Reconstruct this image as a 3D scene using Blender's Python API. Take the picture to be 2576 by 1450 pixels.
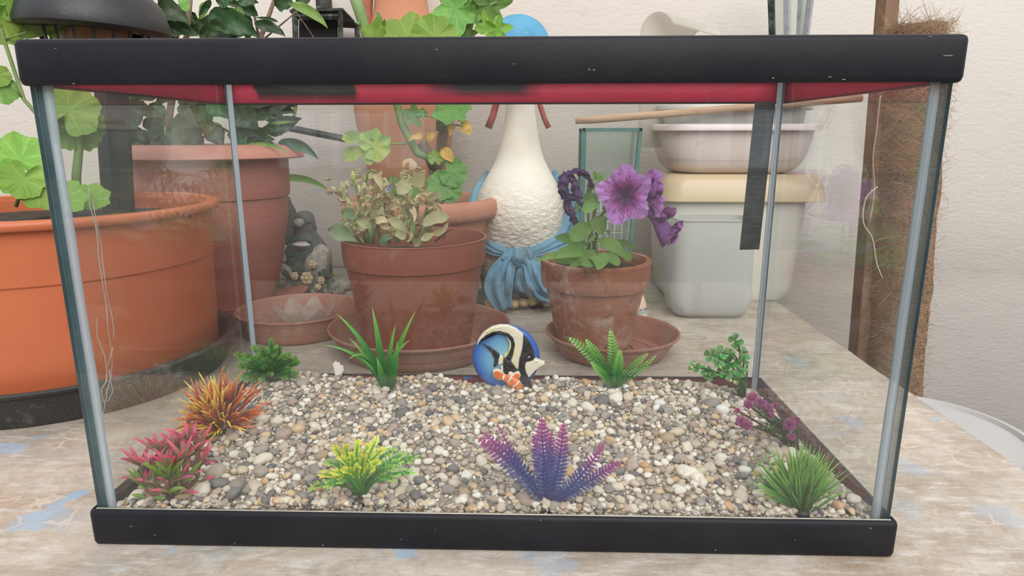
import bpy, bmesh, math, random
from mathutils import Vector, Matrix, noise
random.seed(7)
R_ = random.random
def U(a, b): return random.uniform(a, b)
for o in list(bpy.data.objects): bpy.data.objects.remove(o)
SC = bpy.context.scene
COL = SC.collection

# ---------------------------------------------------------------- camera
F_PX = 1652.46; CAM = Vector((0.0267, -0.3699, 0.2598)); YAW, PITCH, ROLL = -0.0285, 0.2292, -0.0013
_f = Vector((math.sin(YAW)*math.cos(PITCH), math.cos(YAW)*math.cos(PITCH), -math.sin(PITCH)))
_r = Vector((math.cos(YAW), -math.sin(YAW), 0)); _u = _r.cross(_f)
CR = math.cos(ROLL)*_r + math.sin(ROLL)*_u; CU = -math.sin(ROLL)*_r + math.cos(ROLL)*_u; CF = _f
cam_data = bpy.data.cameras.new('camera'); cam = bpy.data.objects.new('camera', cam_data); COL.objects.link(cam)
m = Matrix((CR, CU, -CF)).transposed().to_4x4(); m.translation = CAM; cam.matrix_world = m
cam_data.sensor_width = 36; cam_data.lens = 36*F_PX/2576; cam_data.clip_start = 0.01
cam_data.dof.use_dof = False
SC.camera = cam

# ---------------------------------------------------------------- world, sun, exposure
def lin(c):
    return tuple(((x/12.92) if x <= 0.04045 else ((x+0.055)/1.055)**2.4) for x in c[:3])
def rgb(r, g, b): return lin((r/255, g/255, b/255))
W = bpy.data.worlds.new('overcast_sky'); SC.world = W; W.use_nodes = True
wt = W.node_tree; wt.nodes.clear()
wo = wt.nodes.new('ShaderNodeOutputWorld'); wb = wt.nodes.new('ShaderNodeBackground')
tc = wt.nodes.new('ShaderNodeTexCoord'); sx = wt.nodes.new('ShaderNodeSeparateXYZ'); rm = wt.nodes.new('ShaderNodeValToRGB')
wt.links.new(tc.outputs['Generated'], sx.inputs[0]); wt.links.new(sx.outputs['Z'], rm.inputs[0])
rm.color_ramp.elements[0].position = 0.0; rm.color_ramp.elements[0].color = (0.52, 0.54, 0.57, 1)
rm.color_ramp.elements[1].position = 0.45; rm.color_ramp.elements[1].color = (0.84, 0.86, 0.90, 1)
wt.links.new(rm.outputs[0], wb.inputs[0]); wb.inputs[1].default_value = 1.0
wt.links.new(wb.outputs[0], wo.inputs[0])
sun_d = bpy.data.lights.new('sun', 'SUN'); sun_d.energy = 2.3; sun_d.angle = math.radians(50); sun_d.color = (1, 0.97, 0.93)
sun = bpy.data.objects.new('sun', sun_d); COL.objects.link(sun)
sun.rotation_euler = Vector((-0.26, 0.95, -0.80)).to_track_quat('-Z', 'Y').to_euler()
SC.view_settings.view_transform = 'Standard'; SC.view_settings.look = 'None'
SC.view_settings.exposure = 0.22; SC.view_settings.gamma = 1.0; SC.view_settings.use_curve_mapping = False
SC.cycles.transparent_max_bounces = 28
SC.cycles.max_bounces = 6; SC.cycles.adaptive_threshold = 0.015; SC.cycles.diffuse_bounces = 3; SC.cycles.glossy_bounces = 4; SC.cycles.transmission_bounces = 6
SC.cycles.caustics_reflective = False; SC.cycles.caustics_refractive = False; SC.cycles.sample_clamp_indirect = 4

# ---------------------------------------------------------------- placing helpers
def ray(u, v): return (CF + CR*((u-1288)/F_PX) + CU*((725-v)/F_PX))
def at(u, v, Y):
    d = ray(u, v); return CAM + d*((Y-CAM.y)/d.y)
def on(u, v, z=0.0):
    d = ray(u, v); return CAM + d*((z-CAM.z)/d.z)
def mpp(Y): return (Y-CAM.y)/F_PX*1.02       # metres per pixel at depth Y

# ---------------------------------------------------------------- object helpers
def tag(o, label=None, cat=None, group=None, kind=None):
    for k, x in (('label', label), ('category', cat), ('group', group), ('kind', kind)):
        if x: o[k] = x
    return o
def thing(name, loc, label, cat, group=None):
    o = bpy.data.objects.new(name, None); COL.objects.link(o); o.location = loc; o.empty_display_size = 0.02
    o['_o'] = 1; del o['_o']
    return tag(o, label, cat, group)
_org = {}
class MB:
    """collects shapes, then links them as one mesh object"""
    def __init__(s): s.v = []; s.f = []; s.t = []; s.a = []; s.mi = []; s.cur = 0
    def add(s, vs, fs, ts=None, as_=None):
        k = len(s.v); s.v += [Vector(p) for p in vs]; s.f += [tuple(i+k for i in f) for f in fs]
        s.t += list(ts) if ts is not None else [0.0]*len(vs); s.a += list(as_) if as_ is not None else [0.0]*len(vs)
        s.mi += [s.cur]*len(fs); return s
    def tube(s, pts, rad, n=8, t0=0, t1=1, caps=True, flat=1.0, up=None):
        pts = [Vector(p) for p in pts]; m_ = len(pts)
        if not hasattr(rad, '__len__'): rad = [rad]*m_
        vs = []; fs = []; ts = []; prev = None
        for i, p in enumerate(pts):
            d = (pts[min(i+1, m_-1)]-pts[max(i-1, 0)]);
            if d.length < 1e-9: d = Vector((0, 0, 1))
            d.normalize()
            if prev is None:
                a = Vector(up) if up is not None else (Vector((0, 0, 1)) if abs(d.z) < .9 else Vector((1, 0, 0)))
                a = (a-d*a.dot(d)).normalized()
            else: a = (prev-d*prev.dot(d)); a = a.normalized() if a.length > 1e-6 else prev
            prev = a; b = d.cross(a)
            for j in range(n):
                th = 2*math.pi*j/n; vs.append(p+(a*math.cos(th)*flat+b*math.sin(th))*rad[i]); ts.append(t0+(t1-t0)*i/max(1, m_-1))
        for i in range(m_-1):
            for j in range(n): fs.append((i*n+j, i*n+(j+1) % n, (i+1)*n+(j+1) % n, (i+1)*n+j))
        if caps: fs.append(tuple(range(n))[::-1]); fs.append(tuple((m_-1)*n+j for j in range(n)))
        return s.add(vs, fs, ts)
    def lathe(s, prof, c=(0, 0, 0), n=64, sx=1, sy=1, cap0=False, cap1=False, wob=0, tilt=None, t=None):
        c = Vector(c); vs = []; fs = []; ts = []
        for i, (r, z) in enumerate(prof):
            for j in range(n):
                th = 2*math.pi*j/n; rr = r*(1+wob*noise.noise(Vector((math.cos(th)*1.5, math.sin(th)*1.5, z*9+c.x*7))))
                p = Vector((rr*math.cos(th)*sx, rr*math.sin(th)*sy, z))
                if tilt: p = tilt @ p
                vs.append(c+p); ts.append(i/(len(prof)-1) if t is None else t[i])
        for i in range(len(prof)-1):
            for j in range(n): fs.append((i*n+j, i*n+(j+1) % n, (i+1)*n+(j+1) % n, (i+1)*n+j))
        if cap0: fs.append(tuple(range(n))[::-1])
        if cap1: fs.append(tuple((len(prof)-1)*n+j for j in range(n)))
        return s.add(vs, fs, ts)
    def box(s, lo, hi, bev=0, mat=None, seg=2):
        bm = bmesh.new(); bmesh.ops.create_cube(bm, size=1)
        lo, hi = Vector(lo), Vector(hi)
        for v in bm.verts: v.co = Vector([(lo[k]+hi[k])/2+v.co[k]*(hi[k]-lo[k]) for k in range(3)])
        if bev: bmesh.ops.bevel(bm, geom=bm.edges[:], offset=bev, segments=seg, affect='EDGES', profile=0.5)
        if mat: bm.transform(mat)
        bm.verts.index_update(); s.add([v.co.copy() for v in bm.verts], [tuple(v.index for v in f.verts) for f in bm.faces]); bm.free(); return s
    def ico(s, c, r, sub=2, scale=(1, 1, 1), rot=None, wob=0, seed=0):
        bm = bmesh.new(); bmesh.ops.create_icosphere(bm, subdivisions=sub, radius=1)
        vs = []
        for v in bm.verts:
            p = v.co.copy(); k = 1+wob*noise.noise(p*1.6+Vector((seed*3.1, seed, 0)))
            p = Vector((p.x*scale[0], p.y*scale[1], p.z*scale[2]))*r*k
            if rot: p = rot @ p
            vs.append(p+Vector(c))
        bm.verts.index_update(); s.add(vs, [tuple(v.index for v in f.verts) for f in bm.faces]); bm.free(); return s
    def prism(s, poly, fn, d0, d1, bev=0):
        """poly of 2d points, fn(x,y,depth)->3d; front at d1 with a small chamfer"""
        n = len(poly); cx = sum(p[0] for p in poly)/n; cy = sum(p[1] for p in poly)/n
        bm = bmesh.new()
        a = [bm.verts.new(fn(x, y, d0)) for x, y in poly]; b = [bm.verts.new(fn(x, y, d1)) for x, y in poly]
        bm.faces.new(a); bm.faces.new(b[::-1])
        for i in range(n): bm.faces.new((a[i], b[i], b[(i+1) % n], a[(i+1) % n]))
        bmesh.ops.recalc_face_normals(bm, faces=bm.faces[:])
        if bev:
            es = [e for e in bm.edges if e.verts[0] in b and e.verts[1] in b]
            bmesh.ops.bevel(bm, geom=es, offset=bev, segments=3, affect='EDGES', profile=0.5)
        bmesh.ops.triangulate(bm, faces=[f for f in bm.faces if len(f.verts) > 4])
        bm.verts.index_update(); s.add([v.co.copy() for v in bm.verts], [tuple(v.index for v in f.verts) for f in bm.faces]); bm.free(); return s
    def build(s, name, mat, parent=None, smooth=True, origin=None, kind=None, angle=None):
        me = bpy.data.meshes.new(name)
        if parent is not None: org = Vector(_org.get(parent.name, parent.location))
        else:
            org = Vector(origin) if origin is not None else Vector((sum(p.x for p in s.v)/len(s.v), sum(p.y for p in s.v)/len(s.v), min(p.z for p in s.v)))
        me.from_pydata([p-org for p in s.v], [], s.f); me.update()
        for nm, arr in (('t', s.t), ('ang', s.a)):
            if any(arr): at_ = me.attributes.new(nm, 'FLOAT', 'POINT'); at_.data.foreach_set('value', arr)
        for m_ in (mat if isinstance(mat, (list, tuple)) else [mat]): me.materials.append(m_)
        if any(s.mi): me.polygons.foreach_set('material_index', s.mi)
        if smooth:
            me.polygons.foreach_set('use_smooth', [True]*len(me.polygons))
            if angle: me.set_sharp_from_angle(angle=math.radians(angle))
        o = bpy.data.objects.new(name, me); COL.objects.link(o)
        if parent is not None: o.parent = parent; _org[o.name] = tuple(org)
        else: o.location = org; _org[o.name] = tuple(org)
        if kind: o['kind'] = kind
        return o

def bez(p0, p1, p2, n):
    out = []
    for i in range(n+1):
        t = i/n; out.append(p0*((1-t)**2)+p1*(2*t*(1-t))+p2*(t*t))
    return out
def smooth(pts, k=4):
    pts = [Vector(p) for p in pts]; out = []
    for i in range(len(pts)-1):
        a, b, c, d = pts[max(i-1, 0)], pts[i], pts[i+1], pts[min(i+2, len(pts)-1)]
        for j in range(k):
            t = j/k; out.append(.5*((2*b)+(c-a)*t+(2*a-5*b+4*c-d)*t*t+(3*b-a-3*c+d)*t**3))
    return out+[pts[-1]]
def smoothr(r, k=4): return [r[i]+(r[i+1]-r[i])*j/k for i in range(len(r)-1) for j in range(k)]+[r[-1]]
PROF = {
    'lance': lambda t: math.sin(math.pi*min(1, t*0.92+0.06))**0.8*(1-0.25*t),
    'point': lambda t: (t**.55)*((1-t)**.95)/.372 if 0 < t < 1 else .02,
    'oval': lambda t: math.sqrt(max(0, 1-(2*t-1)**2))*0.98+0.02,
    'obov': lambda t: (math.sin(math.pi*t**1.7))**0.75 if 0 < t < 1 else 0.03,
    'blade': lambda t: (0.55+0.45*math.sin(min(1, t*2.2)*math.pi/2))*(1-t**2.2)+0.02,
    'strap': lambda t: (0.8+0.2*math.sin(t*math.pi))*(1-t**6)+0.01,
    'heart': lambda t: (math.sin(math.pi*t**0.6))**0.8 if 0 < t < 1 else 0.02,
}
def leaf(mb, p0, p2, w, bend=None, face=None, prof='lance', n=7, cup=0.25, teeth=0, twist=0, t0=0, t1=1, ruf=0, fold=0):
    """leaf sheet from p0 to p2; w = full width; bend = control offset; face = direction the leaf looks"""
    p0, p2 = Vector(p0), Vector(p2); L = (p2-p0).length
    mid = (p0+p2)/2+(Vector(bend) if bend is not None else Vector((0, 0, 0)))
    pts = bez(p0, mid, p2, n); fc = Vector(face) if face is not None else Vector((0, -1, .4))
    vs = []; fs = []; ts = []; as_ = []; pf = PROF[prof]; sd = R_()*50
    for i, p in enumerate(pts):
        t = i/n; d = (pts[min(i+1, n)]-pts[max(i-1, 0)]).normalized()
        nn = (fc-d*fc.dot(d));
        if nn.length < 1e-4: nn = Vector((0, 0, 1)).cross(d)
        nn.normalize(); sd_ = d.cross(nn)
        if twist: q = Matrix.Rotation(twist*t, 3, d); nn = q @ nn; sd_ = q @ sd_
        hw = w/2*pf(t)
        if teeth and i % 2: hw *= (1-teeth)
        for k, s_ in enumerate((-1, -.5, 0, .5, 1)):
            off = nn*(cup*hw*(s_*s_)) + nn*(ruf*w*noise.noise(Vector((sd+t*4, s_*2.0, 0))))
            vs.append(p+sd_*hw*s_+off); ts.append(t0+(t1-t0)*t); as_.append(s_*.5+.5)
    for i in range(n):
        for k in range(4): fs.append((i*5+k, i*5+k+1, (i+1)*5+k+1, (i+1)*5+k))
    mb.add(vs, fs, ts, as_); return mb
def fan(mb, c, nrm, d, R, lobes=7, depth=.12, sinus=.6, cup=.15, ruf=.06, scal=0, seg=84, rings=5, funnel=None, ph=0, tb=0, frill=0):
    """round leaf or flower: c petiole point, nrm facing, d direction from petiole to the main lobe"""
    c = Vector(c); nrm = Vector(nrm).normalized(); d = Vector(d); d = (d-nrm*d.dot(nrm)).normalized(); e = nrm.cross(d)
    vs = [c.copy()]; ts = [0.0]; as_ = [0.0]; fs = []; sd = R_()*40
    for r_ in range(1, rings+1):
        q = r_/rings
        for j in range(seg):
            th = -math.pi+2*math.pi*j/seg
            rr = R*(1-depth*(0.5-0.5*math.cos(th*lobes+ph)))*(1+scal*math.cos(th*lobes*3))
            if sinus: rr *= 1-sinus*math.exp(-((math.pi-abs(th))/0.35)**2)
            rr *= (1+(.08+depth*.5)*noise.noise(Vector((math.cos(th)*1.6+sd, math.sin(th)*1.6, 0))))
            z = cup*R*q*q+ruf*R*q*q*(math.sin(th*lobes+sd)+noise.noise(Vector((math.cos(th)*5, math.sin(th)*5, sd+q))))
            if funnel: z -= funnel*R*(1-q)**2.2
            if frill: z += frill*R*q**5*(math.sin(th*19+sd)+noise.noise(Vector((math.cos(th)*9, math.sin(th)*9, sd)))*1.5); rr *= 1+q**4*.07*noise.noise(Vector((math.cos(th)*7, math.sin(th)*7, sd+3)))
            vs.append(c+d*rr*q*math.cos(th)+e*rr*q*math.sin(th)+nrm*z); ts.append(tb+q*(1-tb)); as_.append((th/(2*math.pi))+.5)
    if funnel: vs[0] = c-nrm*funnel*R
    for j in range(seg): fs.append((0, 1+j, 1+(j+1) % seg))
    for r_ in range(rings-1):
        for j in range(seg):
            a = 1+r_*seg; b = 1+(r_+1)*seg; fs.append((a+j, b+j, b+(j+1) % seg, a+(j+1) % seg))
    mb.add(vs, fs, ts, as_); return mb

# ---------------------------------------------------------------- material helpers
def nd(nt, t, **k):
    n = nt.nodes.new(t)
    for a, b in k.items(): setattr(n, a, b)
    return n
def newmat(name):
    m_ = bpy.data.materials.new(name); m_.use_nodes = True; nt = m_.node_tree; nt.nodes.clear()
    out = nd(nt, 'ShaderNodeOutputMaterial'); return m_, nt, out
def noise_tex(nt, vec, scale, detail=4, rough=.55, dist=0):
    n = nd(nt, 'ShaderNodeTexNoise'); n.inputs['Scale'].default_value = scale; n.inputs['Detail'].default_value = detail
    n.inputs['Roughness'].default_value = rough; n.inputs['Distortion'].default_value = dist
    if vec is not None: nt.links.new(vec, n.inputs['Vector'])
    return n
def mixc(nt, fac, a, b, mode='MIX'):
    n = nd(nt, 'ShaderNodeMix', data_type='RGBA', blend_type=mode)
    for i, x in ((0, fac), (6, a), (7, b)):
        if x is None: continue
        if hasattr(x, 'links') or isinstance(x, bpy.types.NodeSocket): nt.links.new(x, n.inputs[i])
        elif i == 0: n.inputs[0].default_value = x
        else: n.inputs[i].default_value = (*x[:3], 1)
    return n.outputs[2]
def ramp(nt, fac, stops, interp='LINEAR'):
    r = nd(nt, 'ShaderNodeValToRGB'); cr = r.color_ramp; cr.interpolation = interp
    while len(cr.elements) > 1: cr.elements.remove(cr.elements[-1])
    for i, (p, c) in enumerate(stops):
        e = cr.elements[0] if i == 0 else cr.elements.new(p)
        e.position = p; e.color = (*c[:3], 1) if hasattr(c, '__len__') else (c, c, c, 1)
    if fac is not None: nt.links.new(fac, r.inputs[0])
    return r.outputs[0]
def mth(nt, op, a, b=None, c=None, clamp=False):
    n = nd(nt, 'ShaderNodeMath', operation=op, use_clamp=clamp)
    for i, x in enumerate((a, b, c)):
        if x is None: continue
        if isinstance(x, bpy.types.NodeSocket): nt.links.new(x, n.inputs[i])
        else: n.inputs[i].default_value = x
    return n.outputs[0]
def attr(nt, name): n = nd(nt, 'ShaderNodeAttribute', attribute_name=name); return n.outputs['Fac']
def PM(name, c1, c2=None, ns=30, rough=.5, bump=0, bs=120, grad=None, dirt=None, dscale=12, dlo=.55, dhi=.7, spec=.5, metal=0,
       trans=0, coat=0, vein=0, rvein=0, c3=None, ns3=200, rnd=0, stretch=None, bdist=.002, sss=0):
    m_, nt, out = newmat(name); b = nd(nt, 'ShaderNodeBsdfPrincipled')
    t = nd(nt, 'ShaderNodeTexCoord'); vec = t.outputs['Object']
    if stretch:
        mp = nd(nt, 'ShaderNodeMapping'); mp.inputs['Scale'].default_value = stretch; nt.links.new(vec, mp.inputs[0]); vec = mp.outputs[0]
    if grad: base = ramp(nt, attr(nt, 't'), grad)
    else:
        rg = nd(nt, 'ShaderNodeRGB'); rg.outputs[0].default_value = (*c1, 1); base = rg.outputs[0]
    if c2 is not None:
        n = noise_tex(nt, vec, ns); base = mixc(nt, ramp(nt, n.outputs[0], [(.35, 0.), (.65, 1.)]), base, c2)
    if c3 is not None:
        n = noise_tex(nt, vec, ns3, 3, .7); base = mixc(nt, ramp(nt, n.outputs[0], [(.55, 0.), (.68, .8)]), base, c3)
    if dirt is not None:
        n = noise_tex(nt, vec, dscale, 8, .65, .3); base = mixc(nt, ramp(nt, n.outputs[0], [(dlo, 0.), (dhi, 1.)]), base, dirt)
    if vein:
        a = attr(nt, 'ang'); mid = mth(nt, 'ABSOLUTE', mth(nt, 'SUBTRACT', a, .5))
        w = mth(nt, 'SINE', mth(nt, 'MULTIPLY', mth(nt, 'SUBTRACT', attr(nt, 't'), mth(nt, 'MULTIPLY', mid, .5)), 44))
        f1 = ramp(nt, w, [(.86, 0.), (1., .45)]); f2 = ramp(nt, mid, [(0., .7), (.05, 0.)])
        f = mth(nt, 'MULTIPLY', mth(nt, 'MAXIMUM', f1, f2), vein, clamp=True)
        base = mixc(nt, f, base, tuple(min(1, x*1.7+.03) for x in c1))
    if rvein:
        a = attr(nt, 'ang'); w = mth(nt, 'COSINE', mth(nt, 'MULTIPLY', a, 6.2832*rvein)); q = mth(nt, 'MULTIPLY', attr(nt, 't'), 1.0)
        f = ramp(nt, mth(nt, 'ADD', w, mth(nt, 'MULTIPLY', mth(nt, 'SUBTRACT', .5, q), .06)), [(.93, 0.), (1., .4)]); base = mixc(nt, f, base, tuple(min(1, x*1.5+.06) for x in c1))
        nn_ = noise_tex(nt, vec, 300, 3); base = mixc(nt, ramp(nt, nn_.outputs[0], [(.5, 0.), (.62, .3)]), base, tuple(x*.6 for x in c1))
    if rnd:
        oi = nd(nt, 'ShaderNodeObjectInfo'); h = nd(nt, 'ShaderNodeHueSaturation')
        nt.links.new(mth(nt, 'MULTIPLY_ADD', oi.outputs['Random'], rnd, 1-rnd/2), h.inputs['Value']); nt.links.new(base, h.inputs['Color'])
        nt.links.new(mth(nt, 'MULTIPLY_ADD', oi.outputs['Random'], rnd*.08, .5-rnd*.04), h.inputs['Hue']); base = h.outputs[0]
    nt.links.new(base, b.inputs['Base Color']); b.inputs['Roughness'].default_value = rough
    b.inputs['Specular IOR Level'].default_value = spec; b.inputs['Metallic'].default_value = metal; b.inputs['Coat Weight'].default_value = coat
    if bump:
        n = noise_tex(nt, vec, bs, 6, .6); bp = nd(nt, 'ShaderNodeBump'); bp.inputs['Strength'].default_value = bump; bp.inputs['Distance'].default_value = bdist
        nt.links.new(n.outputs[0], bp.inputs['Height']); nt.links.new(bp.outputs[0], b.inputs['Normal'])
    sh = b.outputs[0]
    if trans:
        tr = nd(nt, 'ShaderNodeBsdfTranslucent'); nt.links.new(base, tr.inputs[0]); mx = nd(nt, 'ShaderNodeMixShader'); mx.inputs[0].default_value = trans
        nt.links.new(sh, mx.inputs[1]); nt.links.new(tr.outputs[0], mx.inputs[2]); sh = mx.outputs[0]
    nt.links.new(sh, out.inputs[0]); m_['_b'] = 1; return m_
def glass_mat(name, tint, dust=0.05, dust_scale=25, ior=1.48, streak=False, rough=0.0, dustcol=(.8, .78, .74)):
    """clear pane: surface reflection by angle, the rest passes through, with a film of dust and dried drops"""
    m_, nt, out = newmat(name); t = nd(nt, 'ShaderNodeTexCoord'); vec = t.outputs['Object']
    g = nd(nt, 'ShaderNodeNewGeometry'); fr = nd(nt, 'ShaderNodeFresnel')
    nt.links.new(mth(nt, 'MULTIPLY_ADD', g.outputs['Backfacing'], 1/ior-ior, ior), fr.inputs['IOR'])
    tr = nd(nt, 'ShaderNodeBsdfTransparent'); tr.inputs[0].default_value = (*tint, 1)
    gl = nd(nt, 'ShaderNodeBsdfGlossy'); gl.inputs['Roughness'].default_value = rough; gl.inputs[0].default_value = (.95, .97, 1, 1)
    mx = nd(nt, 'ShaderNodeMixShader'); nt.links.new(fr.outputs[0], mx.inputs[0]); nt.links.new(tr.outputs[0], mx.inputs[1]); nt.links.new(gl.outputs[0], mx.inputs[2])
    df = nd(nt, 'ShaderNodeBsdfDiffuse'); df.inputs[0].default_value = (*dustcol, 1)
    tl = nd(nt, 'ShaderNodeBsdfTranslucent'); tl.inputs[0].default_value = (*dustcol, 1)
    dm = nd(nt, 'ShaderNodeMixShader'); dm.inputs[0].default_value = .4; nt.links.new(df.outputs[0], dm.inputs[1]); nt.links.new(tl.outputs[0], dm.inputs[2])
    n1 = noise_tex(nt, vec, dust_scale, 6, .65); n2 = noise_tex(nt, vec, 900, 2, .6)
    f = mth(nt, 'MULTIPLY', ramp(nt, n1.outputs[0], [(.3, .25), (.75, 1.)]), dust)
    f = mth(nt, 'ADD', f, mth(nt, 'MULTIPLY', ramp(nt, n2.outputs[0], [(.68, 0.), (.75, 1.)]), dust*2.5))
    if streak:
        mp = nd(nt, 'ShaderNodeMapping'); mp.inputs['Scale'].default_value = (400, 400, 12); nt.links.new(vec, mp.inputs[0])
        n3 = noise_tex(nt, mp.outputs[0], 1, 3, .6); f = mth(nt, 'ADD', f, mth(nt, 'MULTIPLY', ramp(nt, n3.outputs[0], [(.66, 0.), (.74, 1.)]), dust*.8))
    m2 = nd(nt, 'ShaderNodeMixShader'); nt.links.new(f, m2.inputs[0]); nt.links.new(mx.outputs[0], m2.inputs[1]); nt.links.new(dm.outputs[0], m2.inputs[2])
    nt.links.new(m2.outputs[0], out.inputs[0]); return m_
import numpy as np
# ================================================================ MATERIALS OF THE SETTING
def wall_material():
    m_, nt, out = newmat('stucco_wall'); b = nd(nt, 'ShaderNodeBsdfPrincipled'); t = nd(nt, 'ShaderNodeTexCoord'); v = t.outputs['Object']
    base = (.90, .84, .775)
    n = noise_tex(nt, v, 2.2, 5); c = mixc(nt, ramp(nt, n.outputs[0], [(.35, 0.), (.7, .6)]), base, (.84, .78, .73))
    mp = nd(nt, 'ShaderNodeMapping'); mp.inputs['Scale'].default_value = (14, 14, 60); nt.links.new(v, mp.inputs[0])
    n2 = noise_tex(nt, mp.outputs[0], 1, 6, .7); c = mixc(nt, ramp(nt, n2.outputs[0], [(.56, 0.), (.8, .35)]), c, (.55, .5, .44))
    n4 = noise_tex(nt, v, 210, 2, .5); c = mixc(nt, ramp(nt, n4.outputs[0], [(.76, 0.), (.79, .7)]), c, (.25, .2, .16))
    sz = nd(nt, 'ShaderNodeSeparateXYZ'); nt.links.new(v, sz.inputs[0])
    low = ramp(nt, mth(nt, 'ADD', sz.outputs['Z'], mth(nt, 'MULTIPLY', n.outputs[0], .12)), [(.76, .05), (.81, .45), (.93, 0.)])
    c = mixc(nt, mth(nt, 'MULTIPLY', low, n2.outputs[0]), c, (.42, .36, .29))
    nt.links.new(c, b.inputs['Base Color']); b.inputs['Roughness'].default_value = .95; b.inputs['Specular IOR Level'].default_value = .15
    mp2 = nd(nt, 'ShaderNodeMapping'); mp2.inputs['Scale'].default_value = (1, 1, 1.9); nt.links.new(v, mp2.inputs[0])
    n3 = noise_tex(nt, mp2.outputs[0], 95, 6, .6, .4); n5 = noise_tex(nt, mp2.outputs[0], 14, 3, .5)
    bp = nd(nt, 'ShaderNodeBump'); bp.inputs['Strength'].default_value = .4; bp.inputs['Distance'].default_value = .0017
    nt.links.new(mth(nt, 'ADD', n3.outputs[0], n5.outputs[0]), bp.inputs['Height']); nt.links.new(bp.outputs[0], b.inputs['Normal'])
    nt.links.new(b.outputs[0], out.inputs[0]); return m_
def cloth_material():
    m_, nt, out = newmat('weathered_oilcloth'); b = nd(nt, 'ShaderNodeBsdfPrincipled'); t = nd(nt, 'ShaderNodeTexCoord'); v = t.outputs['Object']
    n1 = noise_tex(nt, v, 7, 8, .62, .6); c = ramp(nt, n1.outputs[0], [(.28, rgb(140, 128, 112)), (.42, rgb(172, 160, 146)), (.52, rgb(196, 186, 174)), (.62, rgb(184, 168, 148)), (.74, rgb(152, 126, 98))])
    mp = nd(nt, 'ShaderNodeMapping'); mp.inputs['Scale'].default_value = (9, 48, 1); mp.inputs['Rotation'].default_value = (0, 0, .22); nt.links.new(v, mp.inputs[0])
    n2 = noise_tex(nt, mp.outputs[0], 1.4, 8, .7, .4); c = mixc(nt, ramp(nt, n2.outputs[0], [(.5, 0.), (.72, .75)]), c, rgb(150, 128, 104))
    n3 = noise_tex(nt, mp.outputs[0], 3.1, 6, .7); c = mixc(nt, ramp(nt, n3.outputs[0], [(.50, 0.), (.64, .75)]), c, rgb(214, 210, 204))
    n9 = noise_tex(nt, mp.outputs[0], 5.3, 8, .75, .3); c = mixc(nt, ramp(nt, n9.outputs[0], [(.54, 0.), (.68, .5)]), c, rgb(138, 132, 124))
    n4 = noise_tex(nt, v, 4.1, 6, .6, 1.0); c = mixc(nt, ramp(nt, n4.outputs[0], [(.56, 0.), (.68, .6)]), c, rgb(150, 166, 172))
    n8 = noise_tex(nt, v, 55, 8, .75, .5); c = mixc(nt, ramp(nt, n8.outputs[0], [(.46, 0.), (.7, .6)]), c, rgb(136, 118, 98)); c = mixc(nt, ramp(nt, n8.outputs[0], [(.28, .5), (.42, 0.)]), c, rgb(226, 220, 210))
    # worn blue patches at their own places on the cloth
    for (x, y, r_, s_) in BLUE:
        vm = nd(nt, 'ShaderNodeVectorMath', operation='DISTANCE'); vm.inputs[1].default_value = (x+.025, y+.025, .025)
        dn = noise_tex(nt, v, 34, 5, .7); av = nd(nt, 'ShaderNodeMixRGB'); av.blend_type = 'ADD'; av.inputs[0].default_value = .05
        nt.links.new(v, av.inputs[1]); nt.links.new(dn.outputs['Color'], av.inputs[2]); nt.links.new(av.outputs[0], vm.inputs[0])
        c = mixc(nt, ramp(nt, mth(nt, 'DIVIDE', vm.outputs['Value'], r_), [(.8, s_), (1.15, 0.)]), c, rgb(150, 178, 202))
    # brown scuffs along the near edges, dark dirt towards the wall
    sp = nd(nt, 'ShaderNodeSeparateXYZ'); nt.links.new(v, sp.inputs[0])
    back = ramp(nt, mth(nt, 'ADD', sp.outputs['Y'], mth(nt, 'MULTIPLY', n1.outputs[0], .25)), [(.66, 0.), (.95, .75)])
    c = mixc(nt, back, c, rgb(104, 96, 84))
    leftg = ramp(nt, mth(nt, 'ADD', mth(nt, 'MULTIPLY_ADD', sp.outputs['X'], -1.2, .0), mth(nt, 'MULTIPLY', n4.outputs[0], .5)), [(.42, 0.), (.72, .55)])
    up = ramp(nt, sp.outputs['Y'], [(.14, 0.), (.3, 1.)])
    c = mixc(nt, mth(nt, 'MULTIPLY', leftg, up), c, rgb(112, 106, 88))
    # woven grid printed in the cloth
    wx = nd(nt, 'ShaderNodeTexWave'); wx.bands_direction = 'X'; wx.inputs['Scale'].default_value = 290; wx.inputs['Distortion'].default_value = .6; nt.links.new(v, wx.inputs[0])
    wy = nd(nt, 'ShaderNodeTexWave'); wy.bands_direction = 'Y'; wy.inputs['Scale'].default_value = 290; wy.inputs['Distortion'].default_value = .6; nt.links.new(v, wy.inputs[0])
    weave = mth(nt, 'MAXIMUM', ramp(nt, wx.outputs[1], [(.6, 0.), (.9, 1.)]), ramp(nt, wy.outputs[1], [(.6, 0.), (.9, 1.)]))
    n6 = noise_tex(nt, v, 9, 3); wm = mth(nt, 'MULTIPLY', weave, ramp(nt, n6.outputs[0], [(.40, .08), (.62, .6)]))
    c = mixc(nt, wm, c, rgb(216, 204, 190))
    # lace motif: leaf outlines in bands
    vo = nd(nt, 'ShaderNodeTexVoronoi'); vo.feature = 'DISTANCE_TO_EDGE'; vo.inputs['Scale'].default_value = 62; vo.inputs['Randomness'].default_value = .9
    vm_ = nd(nt, 'ShaderNodeMixRGB'); vm_.blend_type = 'ADD'; vm_.inputs[0].default_value = .012; dn = noise_tex(nt, v, 60, 2); nt.links.new(v, vm_.inputs[1]); nt.links.new(dn.outputs['Color'], vm_.inputs[2]); nt.links.new(vm_.outputs[0], vo.inputs['Vector'])
    line = ramp(nt, vo.outputs[0], [(.04, 1.), (.09, 0.)])
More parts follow.
